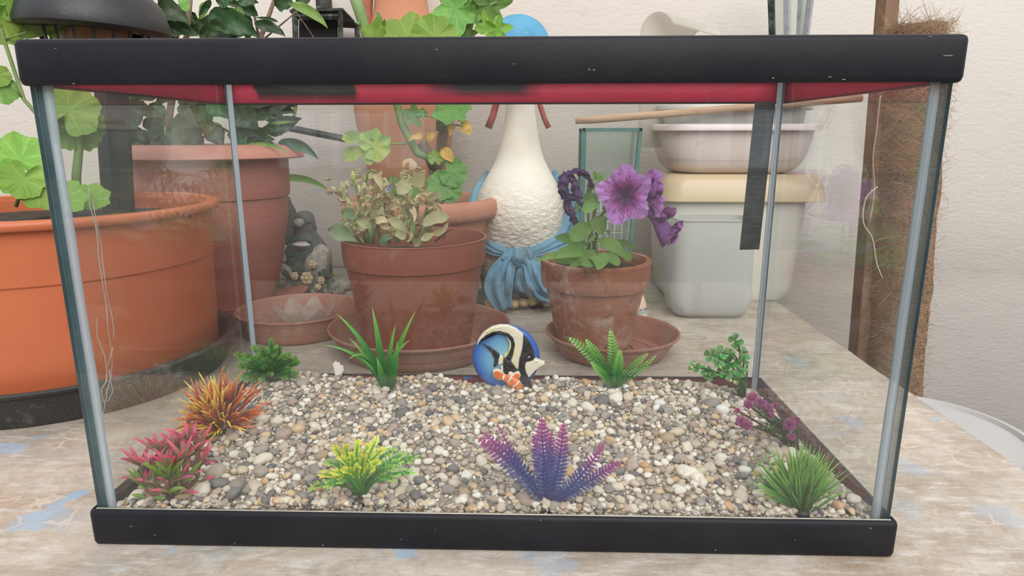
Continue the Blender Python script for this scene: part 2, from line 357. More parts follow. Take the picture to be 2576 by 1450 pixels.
    band = ramp(nt, mth(nt, 'PINGPONG', mth(nt, 'ADD', sp.outputs['Y'], mth(nt, 'MULTIPLY', n6.outputs[0], .04)), .055), [(.025/.055*.055, 0.), (.04, 1.)])
    vb = nd(nt, 'ShaderNodeTexVoronoi'); vb.inputs['Scale'].default_value = 26; nt.links.new(v, vb.inputs['Vector'])
    blob = ramp(nt, vb.outputs['Distance'], [(.28, 1.), (.42, 0.)])
    lm = mth(nt, 'MULTIPLY', mth(nt, 'MULTIPLY', band, blob), .3); c = mixc(nt, lm, c, rgb(176, 150, 124))
    c = mixc(nt, mth(nt, 'MULTIPLY', mth(nt, 'MULTIPLY', mth(nt, 'MULTIPLY', line, blob), band), .5), c, rgb(222, 212, 198))
    n7 = noise_tex(nt, v, 300, 2); c = mixc(nt, ramp(nt, n7.outputs[0], [(.74, 0.), (.77, .7)]), c, rgb(80, 64, 50))
    nt.links.new(c, b.inputs['Base Color']); b.inputs['Roughness'].default_value = .55; b.inputs['Specular IOR Level'].default_value = .3
    bp = nd(nt, 'ShaderNodeBump'); bp.inputs['Strength'].default_value = .35; bp.inputs['Distance'].default_value = .0008
    nt.links.new(mth(nt, 'ADD', mth(nt, 'MULTIPLY', weave, .4), mth(nt, 'ADD', n2.outputs[0], mth(nt, 'MULTIPLY', line, .4))), bp.inputs['Height']); nt.links.new(bp.outputs[0], b.inputs['Normal'])
    nt.links.new(b.outputs[0], out.inputs[0]); return m_
BLUE = []
for (u, v, r_, s_) in ((110, 1305, .034, .95), (185, 1252, .016, .85), (20, 1128, .022, .7), (95, 1100, .010, .4), (1003, 1390, .014, .8), (410, 1397, .010, .5), (1400, 1420, .02, .45),
                       (1984, 909, .034, .35), (2143, 1059, .022, .5), (2090, 1000, .02, .3), (2302, 1180, .022, .4), (2515, 1296, .028, .45), (2288, 1286, .02, .3), (2356, 1052, .010, .8), (1330, 1400, .012, .4)):
    p = on(u, v); BLUE.append((p.x, p.y, r_*.66, s_))

WALL_Y = .925; EDGE_X = .42
# ================================================================ SETTING
mb = MB()
mb.box((-3.2, WALL_Y, -.76), (3.4, WALL_Y+.12, 2.6)); mb.build('wall_back', wall_material(), origin=(0, WALL_Y, -.76), kind='structure')
mb = MB(); mb.box((-3.2, -3.6, -.80), (3.4, WALL_Y, -.76)); mb.build('floor', PM('concrete_paving', (.30, .28, .26), (.22, .21, .19), 6, .9, .4, 60), kind='structure')
# wall with openings added behind the camera, unseen, only for reflections in the glass
mb = MB(); mb.box((-3.2, -3.6, -.76), (3.4, -3.45, .06)); mb.box((-3.2, -3.6, .40), (3.4, -3.45, 1.3)); mb.box((-3.2, -3.62, .05), (3.4, -3.42, .075), .004)
for xa, xb in ((-3.2, -1.50), (-.55, .95), (1.75, 3.4)): mb.box((xa, -3.6, .06), (xb, -3.45, .40))
mb.build('wall_front', PM('parapet_render', (.45, .42, .38), (.36, .34, .31), 3, .9, .3, 80), origin=(0, -3.5, -.76), kind='structure')

post_m = PM('window_frame_paint', (.30, .27, .23), rough=.7)
for n_, (xa, xb) in enumerate(((-1.50, -.55), (.95, 1.75))):  # framed openings of the added wall, made for the glass reflections
    wf = bpy.data.objects.new('window_%d' % (n_+1), None); COL.objects.link(wf); wf.location = ((xa+xb)/2, -3.52, .06); wf['kind'] = 'structure'; k_ = 3
    for q in range(k_+1): mb = MB(); x = xa+(xb-xa)*q/k_; mb.box((x-.035, -3.55, .06), (x+.035, -3.49, .40), .003); mb.build('mullion', post_m, wf)
wood_dk = PM('old_table_wood', (.19, .12, .08), (.12, .08, .05), 20, .7, .3, 90, stretch=(1, 8, 8))
tb = thing('table', (-.4, .27, -.76), 'wooden table under the stained lace-print tablecloth by the white wall', 'table')
mb = MB(); mb.box((-1.35, -.29, -.034), (EDGE_X-.003, WALL_Y-.012, -.004), .003); mb.build('tabletop', wood_dk, tb)
for x in (-1.28, EDGE_X-.09):
    for y in (-.24, WALL_Y-.09):
        mb = MB(); mb.box((x, y, -.76), (x+.06, y+.06, -.034), .004); mb.build('leg', wood_dk, tb)
# tablecloth: sheet with wavy drops at right and front
mb = MB(); nx, ny = 150, 90; vs = []; fs = []
x0, x1, y0, y1 = -1.36, EDGE_X, -.30, WALL_Y-.004
for i in range(nx+1):
    for j in range(ny+1):
        a = i/nx; y = y0+(y1-y0)*j/ny; x = x0+(x1-x0)*min(1, a/.94); drop = 0; xo = 0
        if a > .94:
            q = (a-.94)/.06; drop = .05*q+.006*q*noise.noise(Vector((y*9, 3, 0)))*3; xo = .003*math.sin(min(1, q*3)*math.pi/2)+.005*q*(1+noise.noise(Vector((y*16, 0, 0))))
        if a > .9: xo += .004*noise.noise(Vector((y*13, 8, 1)))*((a-.9)/.1)
        jz = 0.0 if a < .9 else -.0008*((min(a, .94)-.9)/.04)**2
        vs.append((x+xo, y, jz-drop))
for i in range(nx):
    for j in range(ny): fs.append((i*(ny+1)+j, (i+1)*(ny+1)+j, (i+1)*(ny+1)+j+1, i*(ny+1)+j+1))
mb.add(vs, fs); cl = mb.build('tablecloth', cloth_material(), origin=(0, 0, 0))
sm = cl.modifiers.new('thickness', 'SOLIDIFY'); sm.thickness = .0012; sm.offset = -1
tag(cl, 'stained lace-print oilcloth with pale blue patches, spread over the table', 'tablecloth')

# ================================================================ AQUARIUM
TW, TD, TH, HT, HB = .257, .2532, .3112, .0244, .025
GX, GY0, GY1, GT = .2528, .0042, .2490, .0042
aq = thing('aquarium', (0, TD/2, 0), 'open glass fish tank with black rims, gravel and plastic plants inside, standing on the table', 'fish tank')
black_pl = PM('black_rim_plastic', (.009, .009, .013), (.014, .014, .018), 22, .5, .25, 55, bdist=.0015, spec=.25)
def ringframe(mb, prof, rc=.004, nseg=5):
    rings = []
    for (ins, z) in prof:
        r = max(rc-ins, .0006); X = TW-ins; Y0, Y1 = ins, TD-ins; pts = []
        for (cx, cy, a0) in ((X-r, Y1-r, 0), (-X+r, Y1-r, 90), (-X+r, Y0+r, 180), (X-r, Y0+r, 270)):
            for k in range(nseg+1):
                a = math.radians(a0+90*k/nseg); pts.append((cx+r*math.cos(a), cy+r*math.sin(a), z))
        rings.append(pts)
    n = len(rings[0]); vs = [p for r in rings for p in r]; fs = []
    for i in range(len(rings)-1):
        for j in range(n): fs.append((i*n+j, i*n+(j+1) % n, (i+1)*n+(j+1) % n, (i+1)*n+j))
    return mb.add(vs, fs)
zt, zb = TH, TH-HT
top_prof = [(.0034, zb+.0012), (.0030, zb+.0002), (.0020, zb), (.0008, zb+.0008), (0, zb+.0030), (0.0001, zt-.0030), (.0009, zt-.0010), (.003, zt), (.012, zt), (.0128, zt-.0008), (.012, zt-.0022), (.0036, zt-.0026), (.0034, zb+.0012)]
mb = MB(); ringframe(mb, top_prof, .005); mb.build('top_rim', black_pl, aq, angle=50)
bot_prof = [(.0034, HB-.001), (.0028, HB), (.0016, HB), (.0005, HB-.0012), (0, HB-.003), (.0001, .003), (.0010, .0008), (.003, 0), (.012, 0), (.012, .002), (.0036, .0026), (.0034, HB-.001)]
mb = MB(); ringframe(mb, bot_prof, .004); mb.build('bottom_rim', black_pl, aq, angle=50)
# painted inner faces: red with overspray of black and blue
def paint_material(name, bands, blue, ca=(.54, .030, .075), cb=(.36, .022, .05)):
    m_, nt, out = newmat(name); b = nd(nt, 'ShaderNodeBsdfPrincipled'); t = nd(nt, 'ShaderNodeTexCoord'); v = t.outputs['Object']
    n = noise_tex(nt, v, 26, 3, .5); n2 = noise_tex(nt, v, 70, 6, .7)
    c = mixc(nt, ramp(nt, n2.outputs[0], [(.4, 0.), (.7, .6)]), ca, cb)
    sp = nd(nt, 'ShaderNodeSeparateXYZ'); nt.links.new(v, sp.inputs[0]); x = mth(nt, 'ADD', sp.outputs['X'], mth(nt, 'MULTIPLY_ADD', n.outputs[0], .05, -.025))
    zz = sp.outputs['Z']
    for (a, b_, z0, soft) in bands:
        f = mth(nt, 'MULTIPLY', ramp(nt, mth(nt, 'ADD', mth(nt, 'SUBTRACT', x, a), .5), [(.5, 0.), (.5+soft, 1.)]), ramp(nt, mth(nt, 'ADD', mth(nt, 'SUBTRACT', b_, x), .5), [(.5, 0.), (.5+soft, 1.)]))
        f = mth(nt, 'MULTIPLY', f, ramp(nt, mth(nt, 'ADD', mth(nt, 'SUBTRACT', zz, z0), .5), [(.5, 0.), (.506, 1.)]))
        c = mixc(nt, f, c, (.010, .010, .012))
    nb = noise_tex(nt, v, 48, 3); c = mixc(nt, ramp(nt, nb.outputs[0], [(blue, 0.), (blue+.02, 1.)]), c, (.03, .12, .42))
    nt.links.new(c, b.inputs['Base Color']); b.inputs['Roughness'].default_value = .55; b.inputs['Specular IOR Level'].default_value = .15; nt.links.new(b.outputs[0], out.inputs[0]); return m_
def X_at(u, Y): return at(u, 240, Y).x
Yb = TD-.004
pm_top = paint_material('red_and_black_paint', [(X_at(632, Yb), X_at(905, Yb), TH-.0225, .002), (X_at(1070, Yb), X_at(1385, Yb), TH-.0195, .03)], .72)
mb = MB(); ringframe(mb, [(.0036, zb+.0016), (.0039, zb+.0018), (.0039, zt-.003), (.0036, zt-.003)], .004); tag(mb.build('painted_lining', pm_top, aq), 'red paint with black overspray inside the top rim')
mb = MB(); ringframe(mb, [(.0036, .003), (.0039, .003), (.0039, HB-.0014), (.0036, HB-.0012)], .004)
tag(mb.build('painted_lining', paint_material('dark_red_paint', [(-.26, -.16, -.1, .002)], .62, (.20, .018, .03), (.11, .014, .022)), aq), 'dark red paint with blue spots inside the bottom rim')
# panes
pane_m = glass_mat('tank_glass', (.978, .986, .982), .010, 14, streak=True)
edge_m = PM('pane_edge', (.055, .10, .112), (.09, .15, .165), 40, .15, spec=.8)
def pane(lo, hi, axis):
    mb = MB(); mb.box(lo, hi, .0004, seg=1); o = mb.build('glass_pane', [pane_m, edge_m], aq, smooth=False)
    for p in o.data.polygons: p.material_index = 0 if abs(p.normal[axis]) > .9 else 1
    return o
pane((-GX, GY0+GT, .004), (-GX+GT, GY1, zt-.003), 0); pane((GX-GT, GY0+GT, .004), (GX, GY1, zt-.003), 0)
pane((-GX, GY0, .004), (GX, GY0+GT, zt-.003), 1); pane((-GX+GT, GY1-GT, .004), (GX-GT, GY1, zt-.003), 1)
mb = MB(); mb.box((-GX+GT, GY0+GT, .004), (GX-GT, GY1-GT, .008)); tag(mb.build('bottom_pane', edge_m, aq, smooth=False))
# silicone beads in the four upright corners
def silicone_mat():
    m_, nt, out = newmat('silicone_bead'); b = nd(nt, 'ShaderNodeBsdfPrincipled'); b.inputs['Base Color'].default_value = (.60, .67, .74, 1); b.inputs['Roughness'].default_value = .18
    tr = nd(nt, 'ShaderNodeBsdfTransparent'); tr.inputs[0].default_value = (.85, .92, .95, 1); lw = nd(nt, 'ShaderNodeLayerWeight'); lw.inputs[0].default_value = .4
    mx = nd(nt, 'ShaderNodeMixShader'); nt.links.new(mth(nt, 'MULTIPLY_ADD', lw.outputs['Facing'], .35, .6), mx.inputs[0]); nt.links.new(tr.outputs[0], mx.inputs[1]); nt.links.new(b.outputs[0], mx.inputs[2])
    nt.links.new(mx.outputs[0], out.inputs[0]); return m_
sil = silicone_mat()
for sx_ in (-1, 1):
    for (yc, sy_) in ((GY0+GT, 1), (GY1-GT, -1)):
        mb = MB(); cx = sx_*(GX-GT); r = .0060 if sy_ == 1 else .0036; pts = [(0, 0), (r, 0), (r*.72, r*.18), (r*.42, r*.42), (r*.18, r*.72), (0, r)]
        vs = []; fs = []; K = 30
        for k in range(K+1):
            z = .009+(zt-.003-.009)*k/K; w = 1+.10*noise.noise(Vector((z*22, sx_, sy_)))
            for (a, b_) in pts: vs.append((cx-sx_*a*w, yc+sy_*b_*w, z))
        for k in range(K):
            for j in range(6): fs.append((k*6+j, k*6+(j+1) % 6, (k+1)*6+(j+1) % 6, (k+1)*6+j))
        mb.add(vs, fs); mb.build('corner_seam', sil, aq)
mb = MB(); mb.box((-GX, GY0-.0012, HB-.0006), (GX, GY0-.0001, HB+.0003)); tag(mb.build('sealant_line', PM('cream_sealant', (.55, .52, .44), (.4, .37, .3), 60, .6), aq), 'thin cream line of sealant along the lower rim')  # narrow cream strip just above the lower rim
# black gauge strip on the back pane
mb = MB(); Ys = GY1+.0003
c_ = [at(1900, 257, Ys), at(1951, 257, Ys), at(1910, 628, Ys), at(1861, 629, Ys)]
mb.add([p for p in c_]+[p+Vector((0, .0009, 0)) for p in c_], [(0, 1, 2, 3), (7, 6, 5, 4), (0, 4, 5, 1), (1, 5, 6, 2), (2, 6, 7, 3), (3, 7, 4, 0)])
gs = mb.build('gauge_strip', PM('black_strip_film', (.018, .020, .024), (.05, .055, .062), 60, .4, c3=(.09, .095, .10), ns3=500), aq, smooth=False); tag(gs, 'black adhesive gauge strip on the back pane')
mb = MB()
for k in range(13):
    q = (k+1.2)/14.6; a = c_[0].lerp(c_[3], q); b_ = c_[1].lerp(c_[2], q); dz = Vector((0, -.0002, .00035)); e1 = a.lerp(b_, .14); e2 = a.lerp(b_, .9)
    mb.add([e1-dz*1, e2-dz*1, e2+Vector((0, -.0002, .0004)), e1+Vector((0, -.0002, .0004))], [(0, 1, 2, 3)])
for p in mb.v: p.y = Ys-.00015-.0001
mb.build('scale_mark', PM('strip_marks', (.075, .08, .09), rough=.5), gs, smooth=False)
chip_m = PM('scuffed_plastic', (.15, .145, .14), rough=.8)
for (u, v, w, h) in ((2385, 140, 26, 3), (2340, 92, 10, 3), (1482, 175, 6, 4), (1494, 176, 6, 4), (1292, 161, 4, 3), (1098, 125, 8, 2.5), (1945, 197, 7, 3), (2088, 194, 9, 3), (2122, 200, 10, 3), (140, 122, 8, 2), (185, 211, 7, 3), (812, 1372, 5, 5), (390, 1347, 5, 4), (1010, 1358, 5, 3), (330, 1325, 10, 3), (590, 1368, 4, 4), (1360, 1310, 6, 3), (1800, 1385, 5, 4), (2000, 1360, 4, 3), (1095, 1333, 4, 3), (2190, 1330, 6, 5)):
    mb = MB(); mb.ico(at(u, v, 0), mpp(0), 2, (w/2, .25, h/2), wob=.4, seed=u); mb.build('chip', chip_m, aq)
# dried drips on the left pane
def onx(u, v, X):
    d = ray(u, v); return CAM+d*((X-CAM.x)/d.x)
dm_ = PM('dried_lime', (.62, .55, .50), rough=.9)
for path in ([(222, 470), (228, 520), (240, 565), (248, 610), (247, 640), (255, 690), (262, 730), (268, 770), (273, 830), (279, 870), (284, 905), (281, 950), (269, 985), (267, 1000), (259, 1048)],
             [(233, 505), (243, 560), (256, 620), (258, 650), (265, 700), (270, 745), (280, 790), (287, 830), (286, 850)],
             [(242, 800), (246, 850), (262, 895), (270, 930), (268, 960), (254, 980), (258, 1000), (265, 1015)],
             [(284, 875), (276, 905), (270, 925)], [(276, 930), (279, 965), (284, 985), (270, 1010)]):
    mb = MB(); pts = [onx(u+U(-1.5, 1.5), v, -GX-.0002) for u, v in path]; mb.tube(pts, [.00016+.00025*R_() for _ in pts], 5); mb.build('dried_drip', dm_, aq)

# ---------------------------------------------------------------- gravel
def GH(x, y):
    h = .0250+.0030*math.exp(-(y-.008)/.018)+.0045*noise.noise(Vector((x*13, y*13, 2)))+.002*noise.noise(Vector((x*40, y*40, 5)))
    h += .004*math.exp(-((x+.20)**2+(y-.235)**2)/.0035) + .003*math.exp(-((x-.06)**2+(y-.235)**2)/.0006) + .003*math.exp(-((x+.075)**2+(y-.235)**2)/.0008)
    h -= .006*math.exp(-((x-.235)**2+(y-.225)**2)/.0012) + .005*math.exp(-((x+.03)**2+(y-.245)**2)/.0005)
    if x > .2: h -= .005*((x-.2)/.05)*min(1, y/.1)
    if x < -.2: h -= .003*((-x-.2)/.05)
    return h
PAL = [((.74, .67, .55), 14), ((.60, .52, .41), 12), ((.80, .75, .66), 12), ((.47, .41, .33), 10), ((.33, .29, .25), 11), ((.24, .22, .20), 10), ((.14, .14, .145), 6), ((.085, .09, .105), 3),
       ((.66, .47, .27), 7), ((.60, .36, .18), 3), ((.47, .36, .29), 7), ((.38, .28, .24), 5), ((.62, .53, .38), 6), ((.38, .26, .16), 3), ((.84, .81, .76), 4)]
def pebble_material(name, obj):
    m_, nt, out = newmat(name); b = nd(nt, 'ShaderNodeBsdfPrincipled'); t = nd(nt, 'ShaderNodeTexCoord')
    src = nd(nt, 'ShaderNodeObjectInfo').outputs['Random'] if obj else attr(nt, 'rnd')
    tot = sum(w for _, w in PAL); stops = []; acc = 0
    for c, w in PAL: stops.append((acc/tot, c)); acc += w
    c = ramp(nt, src, stops, 'CONSTANT')
    n = noise_tex(nt, t.outputs['Object'], 420, 4, .7); c = mixc(nt, ramp(nt, n.outputs[0], [(.42, 0.), (.7, .38)]), c, (.34, .28, .22))
    n2 = noise_tex(nt, t.outputs['Object'], 150, 2); c = mixc(nt, ramp(nt, n2.outputs[0], [(.5, 0.), (.75, .4)]), c, (.88, .82, .74))
    nt.links.new(c, b.inputs['Base Color']); b.inputs['Roughness'].default_value = .62; b.inputs['Specular IOR Level'].default_value = .35
    bp = nd(nt, 'ShaderNodeBump'); bp.inputs['Strength'].default_value = .3; bp.inputs['Distance'].default_value = .0004
    nt.links.new(n.outputs[0], bp.inputs['Height']); nt.links.new(bp.outputs[0], b.inputs['Normal'])
    nt.links.new(b.outputs[0], out.inputs[0]); return m_
peb_o, peb_s = pebble_material('pebble_stone', True), pebble_material('gravel_stone', False)
rng = np.random.default_rng(11)
X0, X1, Y0, Y1 = -GX+GT+.002, GX-GT-.002, GY0+GT+.0015, GY1-GT-.002
items = []; cell = {}; CS = .008
def try_place(r, sep, tries):
    for _ in range(tries):
        x = rng.uniform(X0+r, X1-r); y = rng.uniform(Y0+r, Y1-r); ci, cj = int(x/CS), int(y/CS); ok = True
        for i in range(ci-2, ci+3):
            for j in range(cj-2, cj+3):
                for (px, py, pr) in cell.get((i, j), ()):
                    if (px-x)**2+(py-y)**2 < (sep*(pr+r))**2: ok = False; break
                if not ok: break
            if not ok: break
        if ok:
            cell.setdefault((ci, cj), []).append((x, y, r)); return x, y
    return None
for cnt, ra, rb, sep in ((60, .0050, .0064, 1.1), (340, .0034, .0047, .84), (2100, .0022, .0032, .78), (4600, .0013, .0020, .78), (6000, .0007, .0012, .82)):
    for k in range(cnt):
        r = rng.uniform(ra, rb)
        if cnt == 60 and k < 22:   # the large pebbles lie in the front left corner
            x, y = -.245+rng.uniform(.004, .085), Y0+r+rng.uniform(0, .035)
            if any((px-x)**2+(py-y)**2 < ((pr+r)*.95)**2 for l in cell.values() for (px, py, pr) in l): continue
            cell.setdefault((int(x/CS), int(y/CS)), []).append((x, y, r)); items.append((x, y, r)); continue
        q = try_place(r, sep, 6 if r > .0025 else 3)
        if q: items.append((q[0], q[1], r))
for k in range(1000):   # stones pressed against the front pane
    r = rng.uniform(.0012, .0032); items.append((rng.uniform(X0+r, X1-r), GY0+GT+r*1.0, -r))
bed = thing('gravel_bed', (0, .127, .008), 'bed of mixed cream, grey and tan pebbles covering the floor of the fish tank', 'gravel')
scored = sorted(range(len(items)), key=lambda i: -abs(items[i][2])/(math.hypot(items[i][0]-CAM.x, items[i][1]-CAM.y)))
single = set(scored[:300])
# shapes
def pebble_shape(sub, seed):
    bm = bmesh.new(); bmesh.ops.create_icosphere(bm, subdivisions=sub, radius=1); rr = random.Random(seed)
    sc = (1, rr.uniform(.68, 1.0), rr.uniform(.48, .75)); off = Vector((seed*3.7, 1.3, seed)); ang = rr.random() < .35
    for v in bm.verts:
        p = v.co.copy(); k = 1+.30*noise.noise(p*1.1+off)+(.14*noise.noise(p*2.6+off) if ang else .04*noise.noise(p*2.2+off))
        v.co = Vector((p.x*sc[0], p.y*sc[1], p.z*sc[2]))*k
    V = np.array([v.co[:] for v in bm.verts]); F = np.array([[v.index for v in f.verts] for f in bm.faces]); bm.free(); return V, F
hi = [pebble_shape(3, s) for s in range(22)]; lo = [pebble_shape(2, 100+s) for s in range(16)]; tiny = [pebble_shape(1, 200+s) for s in range(10)]
himesh = []
for V, F in hi:
    me = bpy.data.meshes.new('pebble'); me.from_pydata(V.tolist(), [], F.tolist()); me.polygons.foreach_set('use_smooth', [True]*len(me.polygons)); me.materials.append(peb_o); himesh.append(me)
VV = []; FF = []; RR = []; nv = 0
for i, (x, y, r) in enumerate(items):
    press = r < 0; r = abs(r)
    big = r > .0036; dz = .25*r if r > .0024 else -.1*r
    z = GH(x, y)-.0012+dz+rng.uniform(-.0005, .0007)
    if press: z += rng.uniform(-.0085, .0006)
    e = (rng.normal(0, .28), rng.normal(0, .28), rng.uniform(0, 6.28)); s = r*1.12
    if i in single:
        o = bpy.data.objects.new('pebble', himesh[i % len(himesh)]); COL.objects.link(o); o.parent = bed
        o.location = Vector((x, y, z))-bed.location; o.rotation_euler = e; o.scale = (s, s, s); continue
    V, F = (lo if r > .0023 else tiny)[i % (16 if r > .0023 else 10)]
    a, b_, c_z = e; Rm = np.array(Matrix.Rotation(c_z, 3, 'Z') @ Matrix.Rotation(b_, 3, 'Y') @ Matrix.Rotation(a, 3, 'X'))
    VV.append((V*s) @ Rm.T+np.array([x, y, z])); FF.append(F+nv); RR.append(np.full(len(V), rng.random())); nv += len(V)
# ground sheet of the finest grit just under the pebbles
n1, n2 = 90, 46; gx = np.linspace(X0-.002, X1+.002, n1); gy = np.linspace(Y0-.0015, Y1+.002, n2)
G = np.array([[x, y, GH(x, y)-.0028-.011*math.exp(-max(0, y-Y0)/.003)] for x in gx for y in gy]); gf = np.array([[i*n2+j, (i+1)*n2+j, (i+1)*n2+j+1] for i in range(n1-1) for j in range(n2-1)]+[[i*n2+j, (i+1)*n2+j+1, i*n2+j+1] for i in range(n1-1) for j in range(n2-1)])
VV.append(G); FF.append(gf+nv); RR.append(rng.random(len(G))*.0+.38)
V = np.concatenate(VV); F = np.concatenate(FF); Rn = np.concatenate(RR)
me = bpy.data.meshes.new('gravel'); me.vertices.add(len(V)); me.vertices.foreach_set('co', (V-np.array(bed.location)).ravel())
me.loops.add(len(F)*3); me.loops.foreach_set('vertex_index', F.ravel()); me.polygons.add(len(F)); me.polygons.foreach_set('loop_start', np.arange(len(F))*3)
me.polygons.foreach_set('use_smooth', np.ones(len(F), bool)); me.update(calc_edges=True); me.attributes.new('rnd', 'FLOAT', 'POINT').data.foreach_set('value', Rn)
me.materials.append(peb_s); go = bpy.data.objects.new('gravel', me); COL.objects.link(go); go.parent = bed; go['kind'] = 'stuff'
# ================================================================ POTS AND SAUCERS BEHIND THE TANK
terra_plastic = PM('red_brown_plastic', (.335, .105, .062), (.27, .085, .055), 9, .42, .15, 60, dirt=(.42, .30, .24), dscale=30, dlo=.6, dhi=.9)
orange_plastic = PM('orange_plastic', (.56, .155, .062), (.50, .13, .055), 7, .42, .12, 50, dirt=(.44, .25, .17), dscale=14, dlo=.64, dhi=.9)
dusty_plastic = PM('dusty_brown_plastic', (.34, .13, .09), (.38, .18, .13), 12, .55, .15, 70, dirt=(.36, .24, .18), dscale=26, dlo=.5, dhi=.75)
planter_plastic = PM('faded_red_plastic', (.37, .12, .085), (.44, .17, .125), 6, .45, .3, 130, stretch=(1, 1, 7), dirt=(.34, .2, .16), dscale=9)
clay = PM('weathered_clay', (.34, .125, .072), (.42, .18, .11), 16, .85, .4, 150, dirt=(.60, .46, .38), dscale=34, dlo=.52, dhi=.70, c3=(.17, .07, .05), ns3=60)
clay_light = PM('light_clay', (.52, .235, .145), (.46, .19, .12), 12, .8, .3, 120, dirt=(.36, .17, .11), dscale=30)
black_saucer = PM('black_saucer_plastic', (.022, .022, .022), (.03, .03, .03), 20, .45, .2, 60, dirt=(.16, .145, .125), dscale=40, dlo=.55, dhi=.75, c3=(.12, .10, .085), ns3=800)
soil = PM('potting_soil', (.045, .032, .024), (.09, .065, .048), 120, .95, 1, 260, bdist=.006, c3=(.2, .15, .11), ns3=400)

def soil_disc(t, c, r, z, amp=.004):
    mb = MB(); prof = [(r*k/8, z+amp*(1-(k/8)**2)) for k in range(9)]; prof[0] = (.0004, prof[0][1])
    mb.lathe(prof, c, 40, wob=.0); mb.v = [p+Vector((0, 0, amp*.8*noise.noise(p*60))) for p in mb.v]; mb.f = [f[::-1] for f in mb.f]
    return mb.build('soil', soil, t)
def pot(name, c, H_, rt, rb, mat, label, band=.03, bandout=.004, th=.0035, lip=.002, lipr=None, soilz=None, z0=0, wob=0, cat='pot', group=None, rim_part=True, extra=None):
    t = thing(name, (c[0], c[1], z0), label, cat, group); zb_ = H_-band
    rr = lambda z: rb+(rt-bandout-rb)*(z/zb_)
    prof = [(rb*.6, .001), (rb-.002, .0), (rb, .002)]+[(rr(zb_*k/6)+(extra(k/6) if extra else 0), zb_*k/6) for k in range(1, 7)]
    prof += [(rr(zb_), zb_+.0005)]
    inner = [(rt-bandout-th, zb_), (rb-th, .006), (rb*.5, .005)]
    mb = MB(); mb.lathe(prof+inner, (c[0], c[1], z0), 72, wob=wob, cap0=True, cap1=True); mb.build('body', mat, t, angle=60)
    lr = lipr or lip
    rp = [(rr(zb_)-.001, zb_-.001), (rr(zb_)+bandout*.6, zb_), (rt-.0015, zb_+.002), (rt-.0005, zb_+band*.3), (rt, H_-lr*1.6), (rt+lip, H_-lr*1.1), (rt+lip*.9, H_-.0005), (rt, H_), (rt-th+.0005, H_-.0003), (rt-th, H_-.002), (rt-bandout-th, zb_)]
    mb = MB(); mb.lathe(rp, (c[0], c[1], z0), 72, wob=wob); mb.build('rim', mat, t, angle=50)
    if soilz: soil_disc(t, (c[0], c[1], z0), rr(min(soilz, zb_))-th*.5 if soilz <= zb_ else rt-bandout*.5-th, soilz)
    return t
def saucer(c, rt, rb, h, mat, label, group=None, lip=.0022, rings=2):
    t = thing('plant_saucer', (c[0], c[1], 0), label, 'saucer', group)
    prof = [(rb*.5, .0012), (rb-.002, 0), (rb, .0012)]
    for k in range(1, 9):
        q = k/8; r = rb+(rt-rb)*q**.85; prof.append((r, h*q-.0006 if k < 8 else h-.003))
        if k in (3, 6) and rings: prof.append((r-.0006, h*q)); prof.append((r+.0004, h*q+.0006))
    prof += [(rt+lip, h-.0024), (rt+lip, h-.0006), (rt+lip*.4, h), (rt-.0006, h-.0006), (rt-.0022, h-.003), (rb-.001, .0042), (rb*.55, .0034)]
    mb = MB(); mb.lathe(prof, (c[0], c[1], 0), 80, cap0=True, cap1=True); mb.build('dish', mat, t, angle=40)
    mb = MB()
    for q in (.45, .8): mb.lathe([(rb*q, .0034), (rb*q, .0046), (rb*q-.0012, .0046), (rb*q-.0012, .0034)], (c[0], c[1], 0), 64)
    mb.build('floor_ring', mat, t, angle=40)
    return t

# plastic pot with wilted plant, in its saucer (centre of the picture)
pc = at(1046, 700, .405); PC = (pc.x, pc.y)
sc_ = at(1058, 880, .405)
saucer((sc_.x, .410), .1095, .091, .034, dusty_plastic, 'wide brown plastic saucer under the tall brown plastic pot with the wilted plant')
T_plastic = pot('plastic_pot', PC, .1375, .0855, .0645, terra_plastic, 'tall smooth brown plastic pot with a plain rim band, holding the wilted plant', band=.031, bandout=.0042, th=.0018, lip=.0010, soilz=.112, z0=.0046)
# small clay pot with petunia
p2 = at(1497, 700, .405); P2 = (p2.x, .405)
s2 = at(1537, 880, .405)
saucer((s2.x, .400), .0785, .062, .029, dusty_plastic, 'small brown plastic saucer under the weathered clay pot with the petunia')
T_clay = pot('clay_pot', P2, .1115, .0655, .0425, clay, 'small weathered clay pot with white lime bloom, holding the purple petunia', band=.032, bandout=.0062, th=.006, lip=.0005, lipr=.003, soilz=.098, z0=.0046, wob=.01)
# saucer with glass star dish
s3 = at(756, 830, .485)
saucer((s3.x, .483), .079, .071, .033, dusty_plastic, 'brown plastic saucer with dry debris and a clear glass star dish inside')
gd = thing('glass_dish', (s3.x+.010, .480, .0046), 'clear cut-glass dish with pointed star rim lying in the left brown saucer', 'dish')
glass_clear = glass_mat('cut_glass', (.90, .91, .89), .30, 60, rough=.05, dustcol=(.85, .82, .76))
mb = MB(); n_ = 64; vs = []; fs = []
for i, (r, z, am) in enumerate(((.002, .004, 0), (.018, .004, 0), (.030, .009, .10), (.040, .017, .35), (.041, .019, .38), (.030, .013, .12), (.018, .008, 0), (.002, .007, 0))):
    for j in range(n_):
        th = 2*math.pi*j/n_; tri = abs(((th*8/(2*math.pi)) % 1)-.5)*2; k = 1+am*(tri-.5)*.5
        vs.append((s3.x+.010+r*k*math.cos(th), .480+r*k*math.sin(th), .0046+z*1.25+am*.040*(tri-.25)))
for i in range(7):
    for j in range(n_): fs.append((i*n_+j, i*n_+(j+1) % n_, (i+1)*n_+(j+1) % n_, (i+1)*n_+j))
mb.add(vs, fs); mb.build('bowl', glass_clear, gd, angle=25)
deb = MB()
